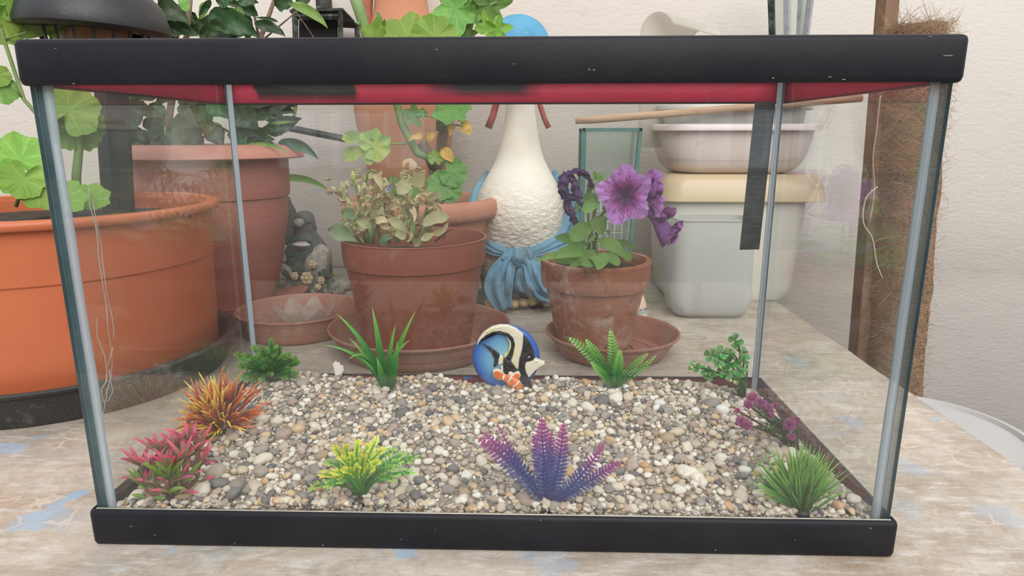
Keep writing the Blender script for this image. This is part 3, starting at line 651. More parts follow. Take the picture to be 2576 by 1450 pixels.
for k in range(150):
    a = U(0, 6.28); r = U(.03, .068); p = Vector((s3.x+r*math.cos(a), .485+r*math.sin(a), .0055+U(0, .006)))
    if a > math.pi: p.z -= .002
    d = Vector((U(-1, 1), U(-1, 1), U(-.2, .5)))*.008; deb.tube([p, p+d*.5+Vector((0, 0, .001)), p+d], [.0003, .0004, .0002], 4)
dd = deb.build('dry_debris', PM('dry_debris', (.30, .22, .15), (.16, .11, .08), 300, .9), None, kind='stuff'); tag(dd, 'dry twigs and plant crumbs lying in the left brown saucer', 'debris')

# geranium pot (thick rolled clay rim)
pg = at(1058, 505, .625); PG = (pg.x, .625); rg = .116
T_ger = thing('clay_pot', (PG[0], PG[1], 0), 'large clay pot with thick rolled rim behind the brown plastic pot, holding the bare-stemmed geranium', 'pot')
HG = .168
mb = MB(); mb.lathe([(.06, .001), (.076, 0), (.079, .003), (.088, .05), (.097, .10), (.102, .138), (.1025, .147), (.094, .147), (.088, .10), (.07, .006), (.05, .005)], (PG[0], PG[1], 0), 72, cap0=True, cap1=True); mb.build('body', clay_light, T_ger, angle=60)
mb = MB(); mb.lathe([(.100, .139), (.110, .139), (.1155, .142), (.118, .149), (.118, .158), (.1155, .165), (.110, .168), (.104, .1675), (.099, .163), (.096, .150), (.094, .140)], (PG[0], PG[1], 0), 80, wob=.004); mb.build('rim', clay_light, T_ger, angle=60)
soil_disc(T_ger, (PG[0], PG[1], 0), .094, .135)

# terracotta amphora against the wall
pa = at(1020, 300, .822); PA = (pa.x, .822)
T_am = thing('amphora', (PA[0], PA[1], 0), 'tall terracotta jar with a side handle by the wall behind the geranium', 'jar')
s_ = mpp(.822)*.97; mb = MB()
def zat(v, Y): return at(1288, v, Y).z
am = [(.045, .001), (.050, 0), (.052, .01)]+[(w*s_, zat(v, .822)) for w, v in ((78, 500), (92, 450), (104, 400), (113, 350), (120, 310), (124, 280), (122, 262), (120, 255), (112, 225), (95, 160), (86, 110), (76, 70), (66, 30), (62, 0), (60, -40), (66, -90), (78, -120))]
am += [(74*s_, zat(-121, .822)), (60*s_, zat(-90, .822)), (54*s_, zat(-40, .822))]
am = [am[0], am[1], am[2]]+am[3:]
am = [(r*1.0, z) for r, z in am]
mb.lathe(am, (PA[0], PA[1], 0), 72, wob=.01, cap0=True); mb.build('body', PM('terracotta', (.60, .285, .165), (.52, .225, .13), 5, .85, .35, 60, dirt=(.38, .17, .10), dscale=8, dlo=.64, dhi=.85), T_am)
mb = MB(); hp = [at(u_, v_, .81) for u_, v_ in ((965, 135), (935, 95), (922, 30), (925, -20), (945, -70), (975, -90))]
mb.tube(hp, [.010, .0125, .013, .013, .012, .011], 12, flat=.75); mb.build('handle', PM('burnt_terracotta', (.42, .16, .095), (.30, .11, .07), 30, .8, .4, 120), T_am)

# orange pot at the left, with black saucer
OPX, OPY = -.487, .318
T_or = thing('plastic_pot', (OPX, OPY, .012), 'very large bright orange plastic pot at the left edge, with lime-green leaves', 'pot')
mb = MB(); z0_ = .006
mb.lathe([(.10, z0_), (.148, z0_), (.1505, .010), (.1525, .060), (.1545, .128), (.1560, .130), (.1570, .160), (.158, .182), (.1505, .182), (.147, .12), (.143, .014), (.1, .012)], (OPX, OPY, 0), 110, cap0=True, cap1=True); mb.build('body', orange_plastic, T_or, angle=30)
mb = MB(); mb.lathe([(.1575, .1815), (.165, .180), (.1668, .1822), (.1668, .1865), (.165, .1882), (.157, .1885), (.1535, .1875), (.1525, .181)], (OPX, OPY, 0), 110); mb.build('rim', orange_plastic, T_or, angle=50)
soil_disc(T_or, (OPX, OPY, 0), .150, .168, .006)
T_bs = thing('plant_saucer', (OPX, OPY, 0), 'large black plastic saucer with dust and moss under the orange pot', 'saucer')
mb = MB(); mb.lathe([(.1, .001), (.155, 0), (.158, .002), (.1655, .030), (.1715, .0335), (.1725, .036), (.170, .038), (.163, .036), (.154, .0065), (.1, .005)], (OPX, OPY, 0), 110, cap0=True, cap1=True)
mb.build('dish', black_saucer, T_bs, angle=40)

# big faded planter behind it
PLX, PLY = -.452, .622
T_pl = thing('planter', (PLX, PLY, 0), 'big faded red-brown round planter with a wide flat rim, holding the dark-leaved shrub', 'pot')
q = lambda u: (at(u, 500, PLY).x-PLX)
mb = MB(); zq = lambda v: max(.0, zat(v, PLY))
mb.lathe([(.08, .001), (.110, 0), (.117, .004), (.124, .020), (q(655), zq(760)), (q(683), zq(690)), (q(702), zq(600)), (q(712), zq(545)), (q(714), zq(497)), (q(719), zq(493)), (q(721), zq(480)), (q(722), zq(398)), (q(712), zq(398)), (q(700), zq(500)), (q(640), .01), (.08, .008)], (PLX, PLY, 0), 96, cap0=True, cap1=True)
mb.build('body', planter_plastic, T_pl, angle=30)
mb = MB(); mb.lathe([(q(720), zq(399)), (q(758), zq(397)), (q(762), zq(394)), (q(760), zq(386)), (q(752), zq(374)), (q(738), zq(365)), (q(720), zq(362)), (q(706), zq(364)), (q(702), zq(385))], (PLX, PLY, 0), 96); mb.build('rim', PM('faded_rim', (.50, .19, .14), (.58, .26, .20), 8, .45, dirt=(.4, .22, .17), dscale=20), T_pl, angle=40)
soil_disc(T_pl, (PLX, PLY, 0), q(705), zq(400))

# ================================================================ WHITE GOOSE STATUE
GXc, GYc = at(1308, 600, .67).x, .675
goose = thing('goose_statue', (GXc, GYc, 0), 'white goose statue with blue hat, blue shawl tied in a bow, red ribbons', 'statue')
k_ = mpp(.66)
def plaster(name, base, c2, sc):
    m_, nt, out = newmat(name); b = nd(nt, 'ShaderNodeBsdfPrincipled'); t = nd(nt, 'ShaderNodeTexCoord'); v = t.outputs['Object']
    n = noise_tex(nt, v, 14, 6, .6); c = mixc(nt, ramp(nt, n.outputs[0], [(.45, 0.), (.75, .7)]), base, c2)
    mp = nd(nt, 'ShaderNodeMapping'); mp.inputs['Scale'].default_value = (1, 1, 1.7); nt.links.new(v, mp.inputs[0])
    wv = nd(nt, 'ShaderNodeTexWave'); wv.wave_type = 'BANDS'; wv.bands_direction = 'Z'; wv.wave_profile = 'SAW'; wv.inputs['Scale'].default_value = 28; wv.inputs['Distortion'].default_value = 9; wv.inputs['Detail'].default_value = 3; wv.inputs['Detail Scale'].default_value = 3.0
    nt.links.new(mp.outputs[0], wv.inputs[0]); sp = nd(nt, 'ShaderNodeSeparateXYZ'); nt.links.new(v, sp.inputs[0])
    mask = ramp(nt, sp.outputs['Z'], [(sc[0], 1.), (sc[1], .03)])
    h = mth(nt, 'MULTIPLY', wv.outputs[1], mask)
    c = mixc(nt, mth(nt, 'MULTIPLY', ramp(nt, wv.outputs[1], [(0., .6), (.22, 0.)]), mask), c, (.50, .40, .30))
    c = mixc(nt, ramp(nt, sp.outputs['Z'], [(.015, .6), (.05, .0)]), c, (.30, .23, .17))
    nt.links.new(c, b.inputs['Base Color']); b.inputs['Roughness'].default_value = .9
    bp = nd(nt, 'ShaderNodeBump'); bp.inputs['Strength'].default_value = .62; bp.inputs['Distance'].default_value = .0026
    nt.links.new(mth(nt, 'ADD', h, mth(nt, 'MULTIPLY', n.outputs[0], .5)), bp.inputs['Height']); nt.links.new(bp.outputs[0], b.inputs['Normal'])
    nt.links.new(b.outputs[0], out.inputs[0]); return m_
gm = plaster('white_goose_plaster', (.86, .80, .70), (.74, .64, .52), (.15, .205))
mb = MB(); rings = []
G = [(765, 84, 60), (740, 98, 80), (690, 103, 92), (640, 104, 100), (600, 106, 104), (560, 110, 106), (530, 112, 104), (500, 108, 98), (470, 96, 84), (440, 79, 66), (410, 62, 52), (380, 52, 44), (340, 44, 38), (300, 38, 35), (260, 34, 33), (200, 32, 32), (180, 34, 36), (160, 37, 42), (140, 35, 40), (125, 24, 28), (118, 3, 4)]
prof = []; vs = []; fs = []; n_ = 56
for i, (v, w, dp) in enumerate(G):
    z = max(.004, zat(v, .66)); yo = -.004*(1 if v < 200 else 0)+(.012*math.exp(-((v-560)/90)**2))*-1
    for j in range(n_):
        th = 2*math.pi*j/n_; vs.append((GXc+w*k_*math.cos(th)*(1+(.0)), GYc+yo+dp*k_*math.sin(th)*(1.25 if math.sin(th) > 0 and v > 400 else 1), z))
for i in range(len(G)-1):
    for j in range(n_): fs.append((i*n_+j, i*n_+(j+1) % n_, (i+1)*n_+(j+1) % n_, (i+1)*n_+j))
fs.append(tuple(range(n_))[::-1]); fs.append(tuple((len(G)-1)*n_+j for j in range(n_)))
mb.add(vs, fs); gb = mb.build('body', gm, goose); ss = gb.modifiers.new('s', 'SUBSURF'); ss.levels = 1; ss.render_levels = 2
beak = MB(); bz = zat(185, .66); beak.tube([(GXc, GYc-.015, bz+.012), (GXc, GYc-.04, bz+.006), (GXc, GYc-.062, bz-.004), (GXc, GYc-.072, bz-.008)], [.014, .012, .009, .003], 12, flat=.6)
beak.build('beak', PM('yellow_beak', (.75, .45, .10), rough=.6), goose)
for s in (-1, 1):
    mb = MB(); mb.ico((GXc+s*.021, GYc-.018, zat(155, .66)), .003, 2); mb.build('eye', PM('black_eye', (.01, .01, .01), rough=.2), goose)
blue_m = PM('faded_blue_paint', (.13, .27, .38), (.18, .36, .49), 22, .8, .5, 120, dirt=(.15, .13, .11), dscale=34, dlo=.52, dhi=.72, bdist=.0015)
blue_l = PM('bright_blue_paint', (.08, .28, .45), (.11, .34, .52), 16, .7, .3, 90, dirt=(.35, .5, .6), dscale=50, dlo=.62, dhi=.7)
hat = MB(); tl = Matrix.Rotation(math.radians(-52), 3, 'X'); hc = Vector((GXc-.004, GYc+.012, zat(112, .675)))
R1 = 79*k_; hat.lathe([(.001, .022), (R1*.3, .021), (R1*.48, .017), (R1*.55, .006), (R1*.75, .002), (R1, -.002), (R1*1.01, -.004), (R1*.97, -.006), (R1*.5, -.004), (.001, -.004)], hc, 56, tilt=Matrix.Rotation(math.radians(72), 3, 'X'), wob=.03)
hat.build('hat', blue_l, goose)
red_m = PM('red_ribbon_paint', (.40, .075, .06), (.28, .05, .045), 30, .6, .3, 90)
for pth, wd in (([(1290, 238), (1262, 240), (1248, 262), (1240, 292), (1228, 322)], 13), ([(1330, 236), (1352, 246), (1362, 275), (1370, 300), (1380, 322)], 10)):
    mb = MB(); mb.tube([at(u, v, .625) for u, v in pth], [w*k_ for w in (wd*.6, wd*.9, wd, wd*1.05, wd*1.1)], 12, flat=.6); mb.build('hat_ribbon', red_m, goose)
# shawl: folds from the neck round the sides to the knot
def folds(name, sets, mat, flat=.55):
    mb = MB()
    for pth, ws in sets: mb.tube(pth, ws, 12, flat=flat, up=(0, -1, .2))
    o = mb.build(name, mat, goose); return o
def pp(l): return [at(u, v, Y) for u, v, Y in l]
KN = (1300, 640, .590)
L = []
for k, (du, dv, w) in enumerate(((0, 0, 15), (12, 26, 15), (22, 55, 15), (26, 84, 13))):
    L.append((pp([(1392+du*.2, 432+dv*.3, .70), (1424+du*.6, 480+dv*.6, .675), (1436+du, 535+dv*.8, .655), (1412+du*.8, 585+dv*.55, .635), (1365+du*.3, 618+dv*.3, .608), (1318, 640+dv*.1, .592)]), [w*k_*x for x in (.5, .8, 1, 1, .75, .5)]))
folds('shawl', L, blue_m)
L = []
for k, (du, dv, w) in enumerate(((0, 0, 14), (-12, 26, 14), (-16, 55, 12))):
    L.append((pp([(1228-du*.2, 432+dv*.3, .70), (1200+du*.6, 480+dv*.6, .675), (1190+du, 535+dv*.8, .655), (1215+du*.8, 592+dv*.5, .635), (1252+du*.3, 622+dv*.3, .605), (1288, 640+dv*.1, .592)]), [w*k_*x for x in (.5, .8, 1, 1, .75, .5)]))
folds('shawl', L, blue_m)
def fold_ribbon(mb, pth, ws, folds=3, amp=7, ph=0, nw=18):
    P = smooth(pp(pth), 6); Wd = smoothr(ws, 6); n = len(P)-1; vs = []; fs = []; ts = []
    for i, p in enumerate(P):
        d = (P[min(i+1, n)]-P[max(i-1, 0)]).normalized(); sd_ = d.cross(Vector((0, -1, 0))).normalized(); f_ = Vector((0, -1, 0))
        for k in range(nw+1):
            s = k/nw*2-1; z = amp*k_*(math.sin(s*math.pi*folds/1.0+ph+i*.10)*(.35+.65*i/n)+1.2*(1-s*s)+.9*noise.noise(Vector((s*3+ph, i*.25, 0))))
            vs.append(p+sd_*s*Wd[i]*k_/2+f_*z); ts.append(0)
    for i in range(n):
        for k in range(nw): fs.append((i*(nw+1)+k, i*(nw+1)+k+1, (i+1)*(nw+1)+k+1, (i+1)*(nw+1)+k))
    mb.add(vs, fs, ts)
mb = MB()
fold_ribbon(mb, [(1300, 622, .588), (1302, 650, .578), (1300, 672, .588)], (60, 74, 48), 2, 8, .5)
fold_ribbon(mb, [(1300, 650, .590), (1302, 690, .586), (1306, 735, .588)], (50, 76, 88), 2, 7, 1.2)
fold_ribbon(mb, [(1288, 645, .584), (1268, 680, .576), (1254, 725, .572), (1268, 778, .574)], (34, 58, 66, 34), 2, 8, 0)
fold_ribbon(mb, [(1312, 642, .584), (1336, 668, .576), (1346, 705, .572), (1362, 735, .574), (1398, 755, .58)], (30, 44, 50, 44, 30), 2, 7, 2)
for pth, ws in (([(1296, 650, .582), (1268, 690, .576), (1250, 730, .572), (1262, 772, .570)], (6, 9, 9, 5)), ([(1282, 668, .572), (1280, 700, .566), (1276, 740, .564)], (5, 8, 6)),
                ([(1310, 648, .580), (1330, 662, .574), (1338, 700, .570), (1352, 728, .572), (1384, 748, .575)], (6, 8, 8, 7, 5)), ([(1312, 660, .582), (1318, 700, .578), (1336, 738, .576), (1376, 756, .58)], (6, 8, 7, 5)), ([(1302, 660, .586), (1304, 700, .584), (1300, 742, .586)], (6, 10, 6))):
    mb.tube(pp(pth), [w*k_ for w in ws], 14, flat=.5, up=(0, -1, .2))
bw = mb.build('shawl_bow', blue_m, goose)
for o in (bw,):
    s1 = o.modifiers.new('s', 'SOLIDIFY'); s1.thickness = .0022
yel = PM('yellow_feet_paint', (.70, .52, .26), (.5, .35, .18), 40, .7, .4, 90)
for us in ((1232, 1243, 1253), (1295, 1318, 1338), (1376, 1392)):
    mb = MB()
    for u in us: mb.ico(at(u, 765+U(-5, 5), .596)+Vector((0, 0, .002)), 13*k_, 2, (1, 1.5, .8), wob=.2, seed=u)
    mb.build('foot', yel, goose)
mb = MB(); mb.lathe([(.02, .0), (.073, 0), (.0775, .003), (.075, .008), (.06, .010), (.02, .010)], (GXc, GYc-.004, 0), 48, sy=.92, cap0=True, cap1=True, wob=.05); mb.build('base', PM('mossy_base', (.06, .055, .045), (.12, .11, .09), 60, .95, .6, 120), goose)

# ================================================================ STONE DUCK ORNAMENT
dk = thing('duck_statue', (at(770, 700, .73).x, .73, 0), 'grey stone duck ornament with ribbon, flowers and pebbles round its base', 'statue')
kd = mpp(.72); DX = dk.location.x
stone_d = PM('dark_stone', (.11, .115, .11), (.20, .20, .185), 90, .95, .8, 200, bdist=.003)
stone_l = PM('pale_stone', (.48, .44, .38), (.30, .28, .24), 120, .95, .8, 220, bdist=.003)
def D(u, v, Y=.72): return at(u, v, Y)
mb = MB(); G = [(735, 60, 45, 770), (700, 64, 52, 768), (660, 62, 52, 765), (630, 56, 46, 763), (610, 42, 36, 765), (595, 26, 26, 764), (575, 22, 22, 763), (562, 24, 26, 762), (548, 25, 28, 757), (538, 19, 22, 757), (533, 8, 9, 757)]
vs = []; fs = []; n_ = 32
for (v, w, dp, u) in G:
    c = D(u, v)
    for j in range(n_): th = 2*math.pi*j/n_; vs.append((c.x+w*kd*math.cos(th), .735+dp*kd*math.sin(th), max(.004, c.z)))
for i in range(len(G)-1):
    for j in range(n_): fs.append((i*n_+j, i*n_+(j+1) % n_, (i+1)*n_+(j+1) % n_, (i+1)*n_+j))
fs.append(tuple((len(G)-1)*n_+j for j in range(n_))); mb.add(vs, fs); o = mb.build('body', stone_d, dk); o.modifiers.new('s', 'SUBSURF').render_levels = 1
mb = MB(); mb.ico(D(800, 668, .70), 44*kd, 3, (.75, .75, 1.25), rot=Matrix.Rotation(.35, 3, 'Y'), wob=.15); mb.build('wing', stone_l, dk)
mb = MB(); mb.ico(D(752, 560, .695), 12*kd, 3, (1.15, .5, .8), wob=.15); tag(mb.build('cheek', stone_l, dk))
mb = MB(); mb.ico(D(759, 615, .69), 24*kd, 3, (1, .55, .28), wob=.05); tag(mb.build('collar', PM('white_collar', (.66, .63, .58), rough=.9), dk), 'white collar band')
rib = PM('green_ribbon', (.03, .085, .08), rough=.6); mb = MB()
mb.tube([D(732, 608, .70), D(745, 603, .68), D(772, 603, .68), D(782, 612, .69)], .0022, 6); mb.tube([D(732, 610, .70), D(722, 630, .69), D(730, 645, .685), D(756, 640, .675), D(780, 632, .68), D(787, 620, .69), D(780, 606, .69)], .0020, 6)
mb.tube([D(775, 562, .70), D(783, 560, .695), D(792, 566, .69), D(797, 578, .69)], [.0026, .0024, .0018, .0008], 6); mb.build('ribbon', rib, dk)
mb = MB(); mb.ico(D(706, 690, .69), 27*kd, 3, (1, .9, 1.15), wob=.2, seed=2); mb.ico(D(706, 652, .69), 15*kd, 3, (1, 1, 1), wob=.15, seed=4); mb.build('chick', stone_l, dk)
mb = MB(); mb.ico(D(722, 560, .75), 30*kd, 3, (.9, .8, 2.2), wob=.3, seed=7); mb.box(D(703, 532, .76)-Vector((.006, .01, 0)), D(722, 502, .76)+Vector((.004, .01, 0)), .002); mb.build('stump', stone_d, dk)
for k in range(15):
    u = 676+k*12.5+U(-3, 3); mb = MB(); mb.ico(D(u, 737+U(-8, 4)-k*.6, .68+U(-.012, .012)+.0015*k), (12+U(-3, 4))*kd, 2, (1, .9, .8), wob=.3, seed=k); o = mb.build('stone', stone_l, dk)
flo = PM('cream_flower_stone', (.62, .50, .30), (.5, .40, .26), 160, .9, .8, 300, bdist=.002)
for (u, v, r) in ((786, 666, 11), (741, 695, 11), (772, 700, 17), (808, 706, 10), (800, 722, 9)):
    mb = MB(); c = D(u, v, .67)
    for j in range(6): a = j*math.pi/3; mb.ico(c+Vector((math.cos(a), 0, math.sin(a)))*r*.55*kd, r*.45*kd, 2, (1, .6, 1), wob=.2, seed=j)
    mb.ico(c+Vector((0, -.002, 0)), r*.35*kd, 2); mb.build('flower', flo, dk)
mb = MB(); lg = PM('painted_leaves', (.05, .09, .055), (.14, .16, .10), 100, .9)
for k in range(60): c = D(U(715, 845), U(680, 735), .675+U(0, .01)); leaf(mb, c, c+Vector((U(-.012, .012), -.004, U(-.004, .012))), .006, prof='oval', n=4)
mb.build('foliage', lg, dk)
mb = MB(); mb.lathe([(.02, 0), (.082, 0), (.085, .006), (.075, .016), (.02, .02)], (DX, .735, 0), 36, sy=.62, cap0=True, cap1=True, wob=.08); mb.build('base', stone_l, dk)
# ================================================================ CONTAINERS AT THE RIGHT
def rrect(cx, cy, hx, hy, r, z, n=6):
    pts = []
    for (sx_, sy_, a0) in ((1, 1, 0), (-1, 1, 90), (-1, -1, 180), (1, -1, 270)):
        for k in range(n+1):
            a = math.radians(a0+90*k/n); pts.append(Vector((cx+sx_*(hx-r)+r*math.cos(a), cy+sy_*(hy-r)+r*math.sin(a), z)))
    return pts
def loft(mb, secs, cap0=False, cap1=False, rot=None, c=None):
    n = len(secs[0]); vs = [p for s in secs for p in s]; fs = []
    if rot is not None: vs = [Vector(c)+rot @ (p-Vector(c)) for p in vs]
    for i in range(len(secs)-1):
        for j in range(n): fs.append((i*n+j, i*n+(j+1) % n, (i+1)*n+(j+1) % n, (i+1)*n+j))
    if cap0: fs.append(tuple(range(n))[::-1])
    if cap1: fs.append(tuple((len(secs)-1)*n+j for j in range(n)))
    return mb.add(vs, fs)
white_pl = PM('white_tub_plastic', (.74, .70, .63), (.66, .62, .55), 6, .4, .1, 40, dirt=(.42, .37, .30), dscale=22, dlo=.66, dhi=.8)
cream_pl = PM('cream_lid_plastic', (.62, .48, .30), (.58, .44, .27), 8, .25, 0, dirt=(.5, .40, .28), dscale=30, dlo=.68, dhi=.85)
pink_pl = PM('pinkish_basin_plastic', (.78, .66, .63), (.70, .58, .54), 6, .35, 0, dirt=(.42, .28, .22), dscale=26, dlo=.62, dhi=.85, c3=(.7, .6, .56), ns3=90)
BYc = .735; bf = .655; kb = mpp(bf)
BW = .712; bx = (at(1650, 600, BW).x+at(2000, 600, BW).x)/2; bhx = (at(2000, 600, BW).x-at(1650, 600, BW).x)/2
zl0 = zat(508, bf); zl1 = zat(440, bf)
tubt = thing('storage_tub', (bx, BYc, 0), 'white plastic storage tub with a cream lid, standing by the wall under the basins', 'tub')
mb = MB(); secs = []
for (q, dx) in ((0, -.016), (.006, -.012), (.02, -.010), (.08, -.006), (.16, -.001), (zl0+.004, 0)): secs.append(rrect(bx, BYc, bhx+dx, .078+dx*.6, .028, q, 8))
secs.append(rrect(bx, BYc, bhx-.003, .075, .026, zl0+.004, 8)); secs.append(rrect(bx, BYc, bhx-.013, .067, .026, .006, 8))
loft(mb, secs, True, True); mb.build('body', white_pl, tubt, angle=40)
lh = (at(2052, 500, BW).x-at(1645, 500, BW).x)/2; lx = (at(2052, 500, BW).x+at(1645, 500, BW).x)/2
mb = MB(); loft(mb, [rrect(lx, BYc, lh-.003, .086, .03, zl0, 8), rrect(lx, BYc, lh, .089, .032, zl0+.0015, 8), rrect(lx, BYc, lh-.004, .087, .032, zl0+.020, 8), rrect(lx, BYc, lh-.010, .082, .030, zl1-.008, 8), rrect(lx, BYc, lh-.017, .076, .028, zl1-.001, 8), rrect(lx, BYc, lh-.024, .07, .026, zl1, 8)], False, True); loft(mb, [rrect(lx, BYc, lh-.003, .086, .03, zl0, 8), rrect(lx, BYc, lh-.012, .078, .03, zl0+.002, 8)]); mb.build('lid', cream_pl, tubt, angle=50)
def basin(name, c, hx, hy, h, z0, label, mat, rimw=.008):
    t = thing(name, (c[0], c[1], z0), label, 'basin'); S = []
    for (q, dx) in ((0, -.040), (.003, -.028), (.012, -.017), (.03, -.008), (.05, -.003), (h-.004, 0)):
        if q <= h: S.append(rrect(c[0], c[1], hx+dx, hy+dx*.8, max(.02, .05+dx*.4), z0+q, 9))
    S += [rrect(c[0], c[1], hx-.002, hy-.002, .048, z0+h-.004, 9), rrect(c[0], c[1], hx-.012, hy-.010, .044, z0+.02, 9), rrect(c[0], c[1], hx-.045, hy-.035, .03, z0+.004, 9)]
    mb = MB(); loft(mb, S, True, True); mb.build('bowl', mat, t, angle=60)
    mb = MB(); loft(mb, [rrect(c[0], c[1], hx-.001, hy-.001, .048, z0+h-.005, 9), rrect(c[0], c[1], hx+rimw, hy+rimw, .055, z0+h-.006, 9), rrect(c[0], c[1], hx+rimw, hy+rimw, .055, z0+h-.010, 9), rrect(c[0], c[1], hx+rimw+.0015, hy+rimw+.0015, .056, z0+h-.010, 9), rrect(c[0], c[1], hx+rimw+.0015, hy+rimw+.0015, .056, z0+h-.003, 9), rrect(c[0], c[1], hx+rimw-.001, hy+rimw-.001, .054, z0+h-.0005, 9), rrect(c[0], c[1], hx-.002, hy-.002, .047, z0+h, 9), rrect(c[0], c[1], hx-.003, hy-.003, .047, z0+h-.004, 9)]); mb.build('rim', mat, t, angle=50)
    return t
bl, br_ = at(1652, 380, BW).x, at(2036, 380, BW).x
zr = zat(312, bf)
basin('basin', ((bl+br_)/2, BYc), (br_-bl)/2, .080, zr-zl1, zl1, 'pinkish white oval wash basin resting on the cream lid of the storage tub', pink_pl)
bl2, br2 = at(1660, 280, BW).x, at(2032, 280, BW).x
z2b = zl1+.028; basin('basin', ((bl2+br2)/2, BYc), (br2-bl2)/2-.004, .071, zat(258, bf)-z2b, z2b, 'grey-white basin nested in the pinkish basin, below the wooden stick', PM('grey_white_plastic', (.66, .62, .58), (.56, .53, .5), 8, .4), rimw=.007)
# curled translucent sheet on top
mb = MB(); n1_, n2_ = 26, 10; vs = []; fs = []
a0 = at(1700, 100, .70)
for i in range(n1_+1):
    th = math.radians(-70+300*i/n1_)
    for j in range(n2_+1):
        q = j/n2_; r = .030+.010*q; cx = at(1645, 100, .70).x+.085*q; cz = zat(92, .70)-.006*q; yy = .68+.03*q
        vs.append((cx-math.sin(th)*r*.75+(.0), yy+.03*math.cos(th)*0+ .012*math.sin(th), cz+math.cos(th)*r*1.05-.012*q-.05*q*q*(i/n1_ > .0)*.2))
for i in range(n1_):
    for j in range(n2_): fs.append((i*(n2_+1)+j, i*(n2_+1)+j+1, (i+1)*(n2_+1)+j+1, (i+1)*(n2_+1)+j))
mb.add(vs, fs)
# carry the roll down to the basin so that it stands in it
def frosted(name, col, alpha):
    m_, nt, out = newmat(name); b = nd(nt, 'ShaderNodeBsdfPrincipled'); b.inputs['Base Color'].default_value = (*col, 1); b.inputs['Roughness'].default_value = .45
    tl = nd(nt, 'ShaderNodeBsdfTranslucent'); tl.inputs[0].default_value = (*col, 1); tr = nd(nt, 'ShaderNodeBsdfTransparent')
    m1 = nd(nt, 'ShaderNodeMixShader'); m1.inputs[0].default_value = .4; nt.links.new(b.outputs[0], m1.inputs[1]); nt.links.new(tl.outputs[0], m1.inputs[2])
    t = nd(nt, 'ShaderNodeTexCoord'); n = noise_tex(nt, t.outputs['Object'], 20, 4)
    m2 = nd(nt, 'ShaderNodeMixShader'); nt.links.new(mth(nt, 'MULTIPLY_ADD', n.outputs[0], .12, alpha), m2.inputs[0]); nt.links.new(tr.outputs[0], m2.inputs[1]); nt.links.new(m1.outputs[0], m2.inputs[2])
    nt.links.new(m2.outputs[0], out.inputs[0]); return m_
ru = thing('plastic_sheet', (at(1700, 100, .70).x, .70, z2b+.01), 'curled translucent plastic sheet sticking up from the basins', 'sheet')
o = mb.build('curl', frosted('milky_sheet', (.72, .69, .62), .55), ru); o.modifiers.new('th', 'SOLIDIFY').thickness = .0008
mb = MB(); vs = []; fs = []
for i in range(17):
    q = i/16; u = 1610+195*q
    top = at(u, 92+(8 if q > .7 else 0), .70+.02*math.sin(q*3.1)); vs += [top, Vector((top.x*.97+.01, top.y, z2b+.012))]
for i in range(16): fs.append((2*i, 2*i+1, 2*i+3, 2*i+2))
mb.add(vs, fs); o = mb.build('sheet_end', bpy.data.materials['milky_sheet'], ru); o.modifiers.new('th', 'SOLIDIFY').thickness = .0008
# translucent open jug
jf = .545; jx0, jx1 = at(1698, 650, jf).x, at(1908, 650, jf).x; jx = (jx0+jx1)/2; jh = (jx1-jx0)/2; jz = zat(556, jf)
jt = thing('plastic_container', (jx, jf+.040, 0), 'milky translucent plastic container standing in front of the white storage tub', 'container')
mb = MB(); S = []
for (z, dx) in ((0, -.020), (.002, -.012), (.008, -.005), (.018, -.001), (.035, .002), (.05, 0), (jz*.7, -.001), (jz-.002, -.004), (jz, -.0045)): S.append(rrect(jx, jf+.040, jh+dx, .038+dx*.7, .018, z, 7))
S += [rrect(jx, jf+.040, jh-.006, .035, .017, jz, 7), rrect(jx, jf+.040, jh-.003, .036, .017, .05, 7), rrect(jx, jf+.040, jh-.012, .03, .015, .006, 7)]
loft(mb, S, True, True); mb.build('body', frosted('milky_plastic', (.70, .70, .68), .68), jt, angle=50)
mb = MB(); pts = rrect(jx, jf+.040, jh-.004, .0362, .018, jz, 7); mb.tube(pts+[pts[0]], .0012, 8, caps=False); mb.build('lip', bpy.data.materials['milky_plastic'], jt)

# rectangular glass vase with grid inside
vf = .612; vx0, vx1 = at(1466, 450, vf).x, at(1607, 450, vf).x; vz = zat(323, vf); vd = .07
vt = thing('glass_vase', ((vx0+vx1)/2, vf+vd/2, 0), 'tall rectangular glass vase with green-tinted edges behind the petunia', 'vase')
vg = glass_mat('vase_glass', (.90, .94, .92), .16, 18, rough=.02, dustcol=(.7, .72, .68)); ve = PM('green_glass_edge', (.055, .17, .145), (.09, .22, .19), 60, .3)
tpr = .0035
for (a, b_) in (((vx0, vf), (vx1, vf+.004)), ((vx0, vf+vd-.004), (vx1, vf+vd)), ((vx0, vf+.004), (vx0+.004, vf+vd-.004)), ((vx1-.004, vf+.004), (vx1, vf+vd-.004))):
    mb = MB(); mb.box((a[0], a[1], 0), (b_[0], b_[1], vz), .0003, seg=1)
    for p in mb.v: p.x -= (vz-p.z)/vz*.012*((p.x-vx0)/(vx1-vx0))
    o = mb.build('pane', [vg, ve], vt, smooth=False); ax = 1 if abs(a[0]-b_[0]) > .01 else 0
    for p in o.data.polygons: p.material_index = 0 if abs(p.normal[ax]) > .9 else 1
mb = MB()
for x in (vx0, vx1):
    for y in (vf-.0002, vf+vd-.004): mb.box((x-.0022, y, 0), (x+.0026, y+.0045, vz))
for y in (vf-.0002, vf+vd-.004): mb.box((vx0-.002, y, vz-.0045), (vx1+.002, y+.0045, vz+.0003))
for p in mb.v: p.x -= (vz-p.z)/vz*.012*((p.x-vx0)/(vx1-vx0))
mb.build('edge_seam', ve, vt, smooth=False)
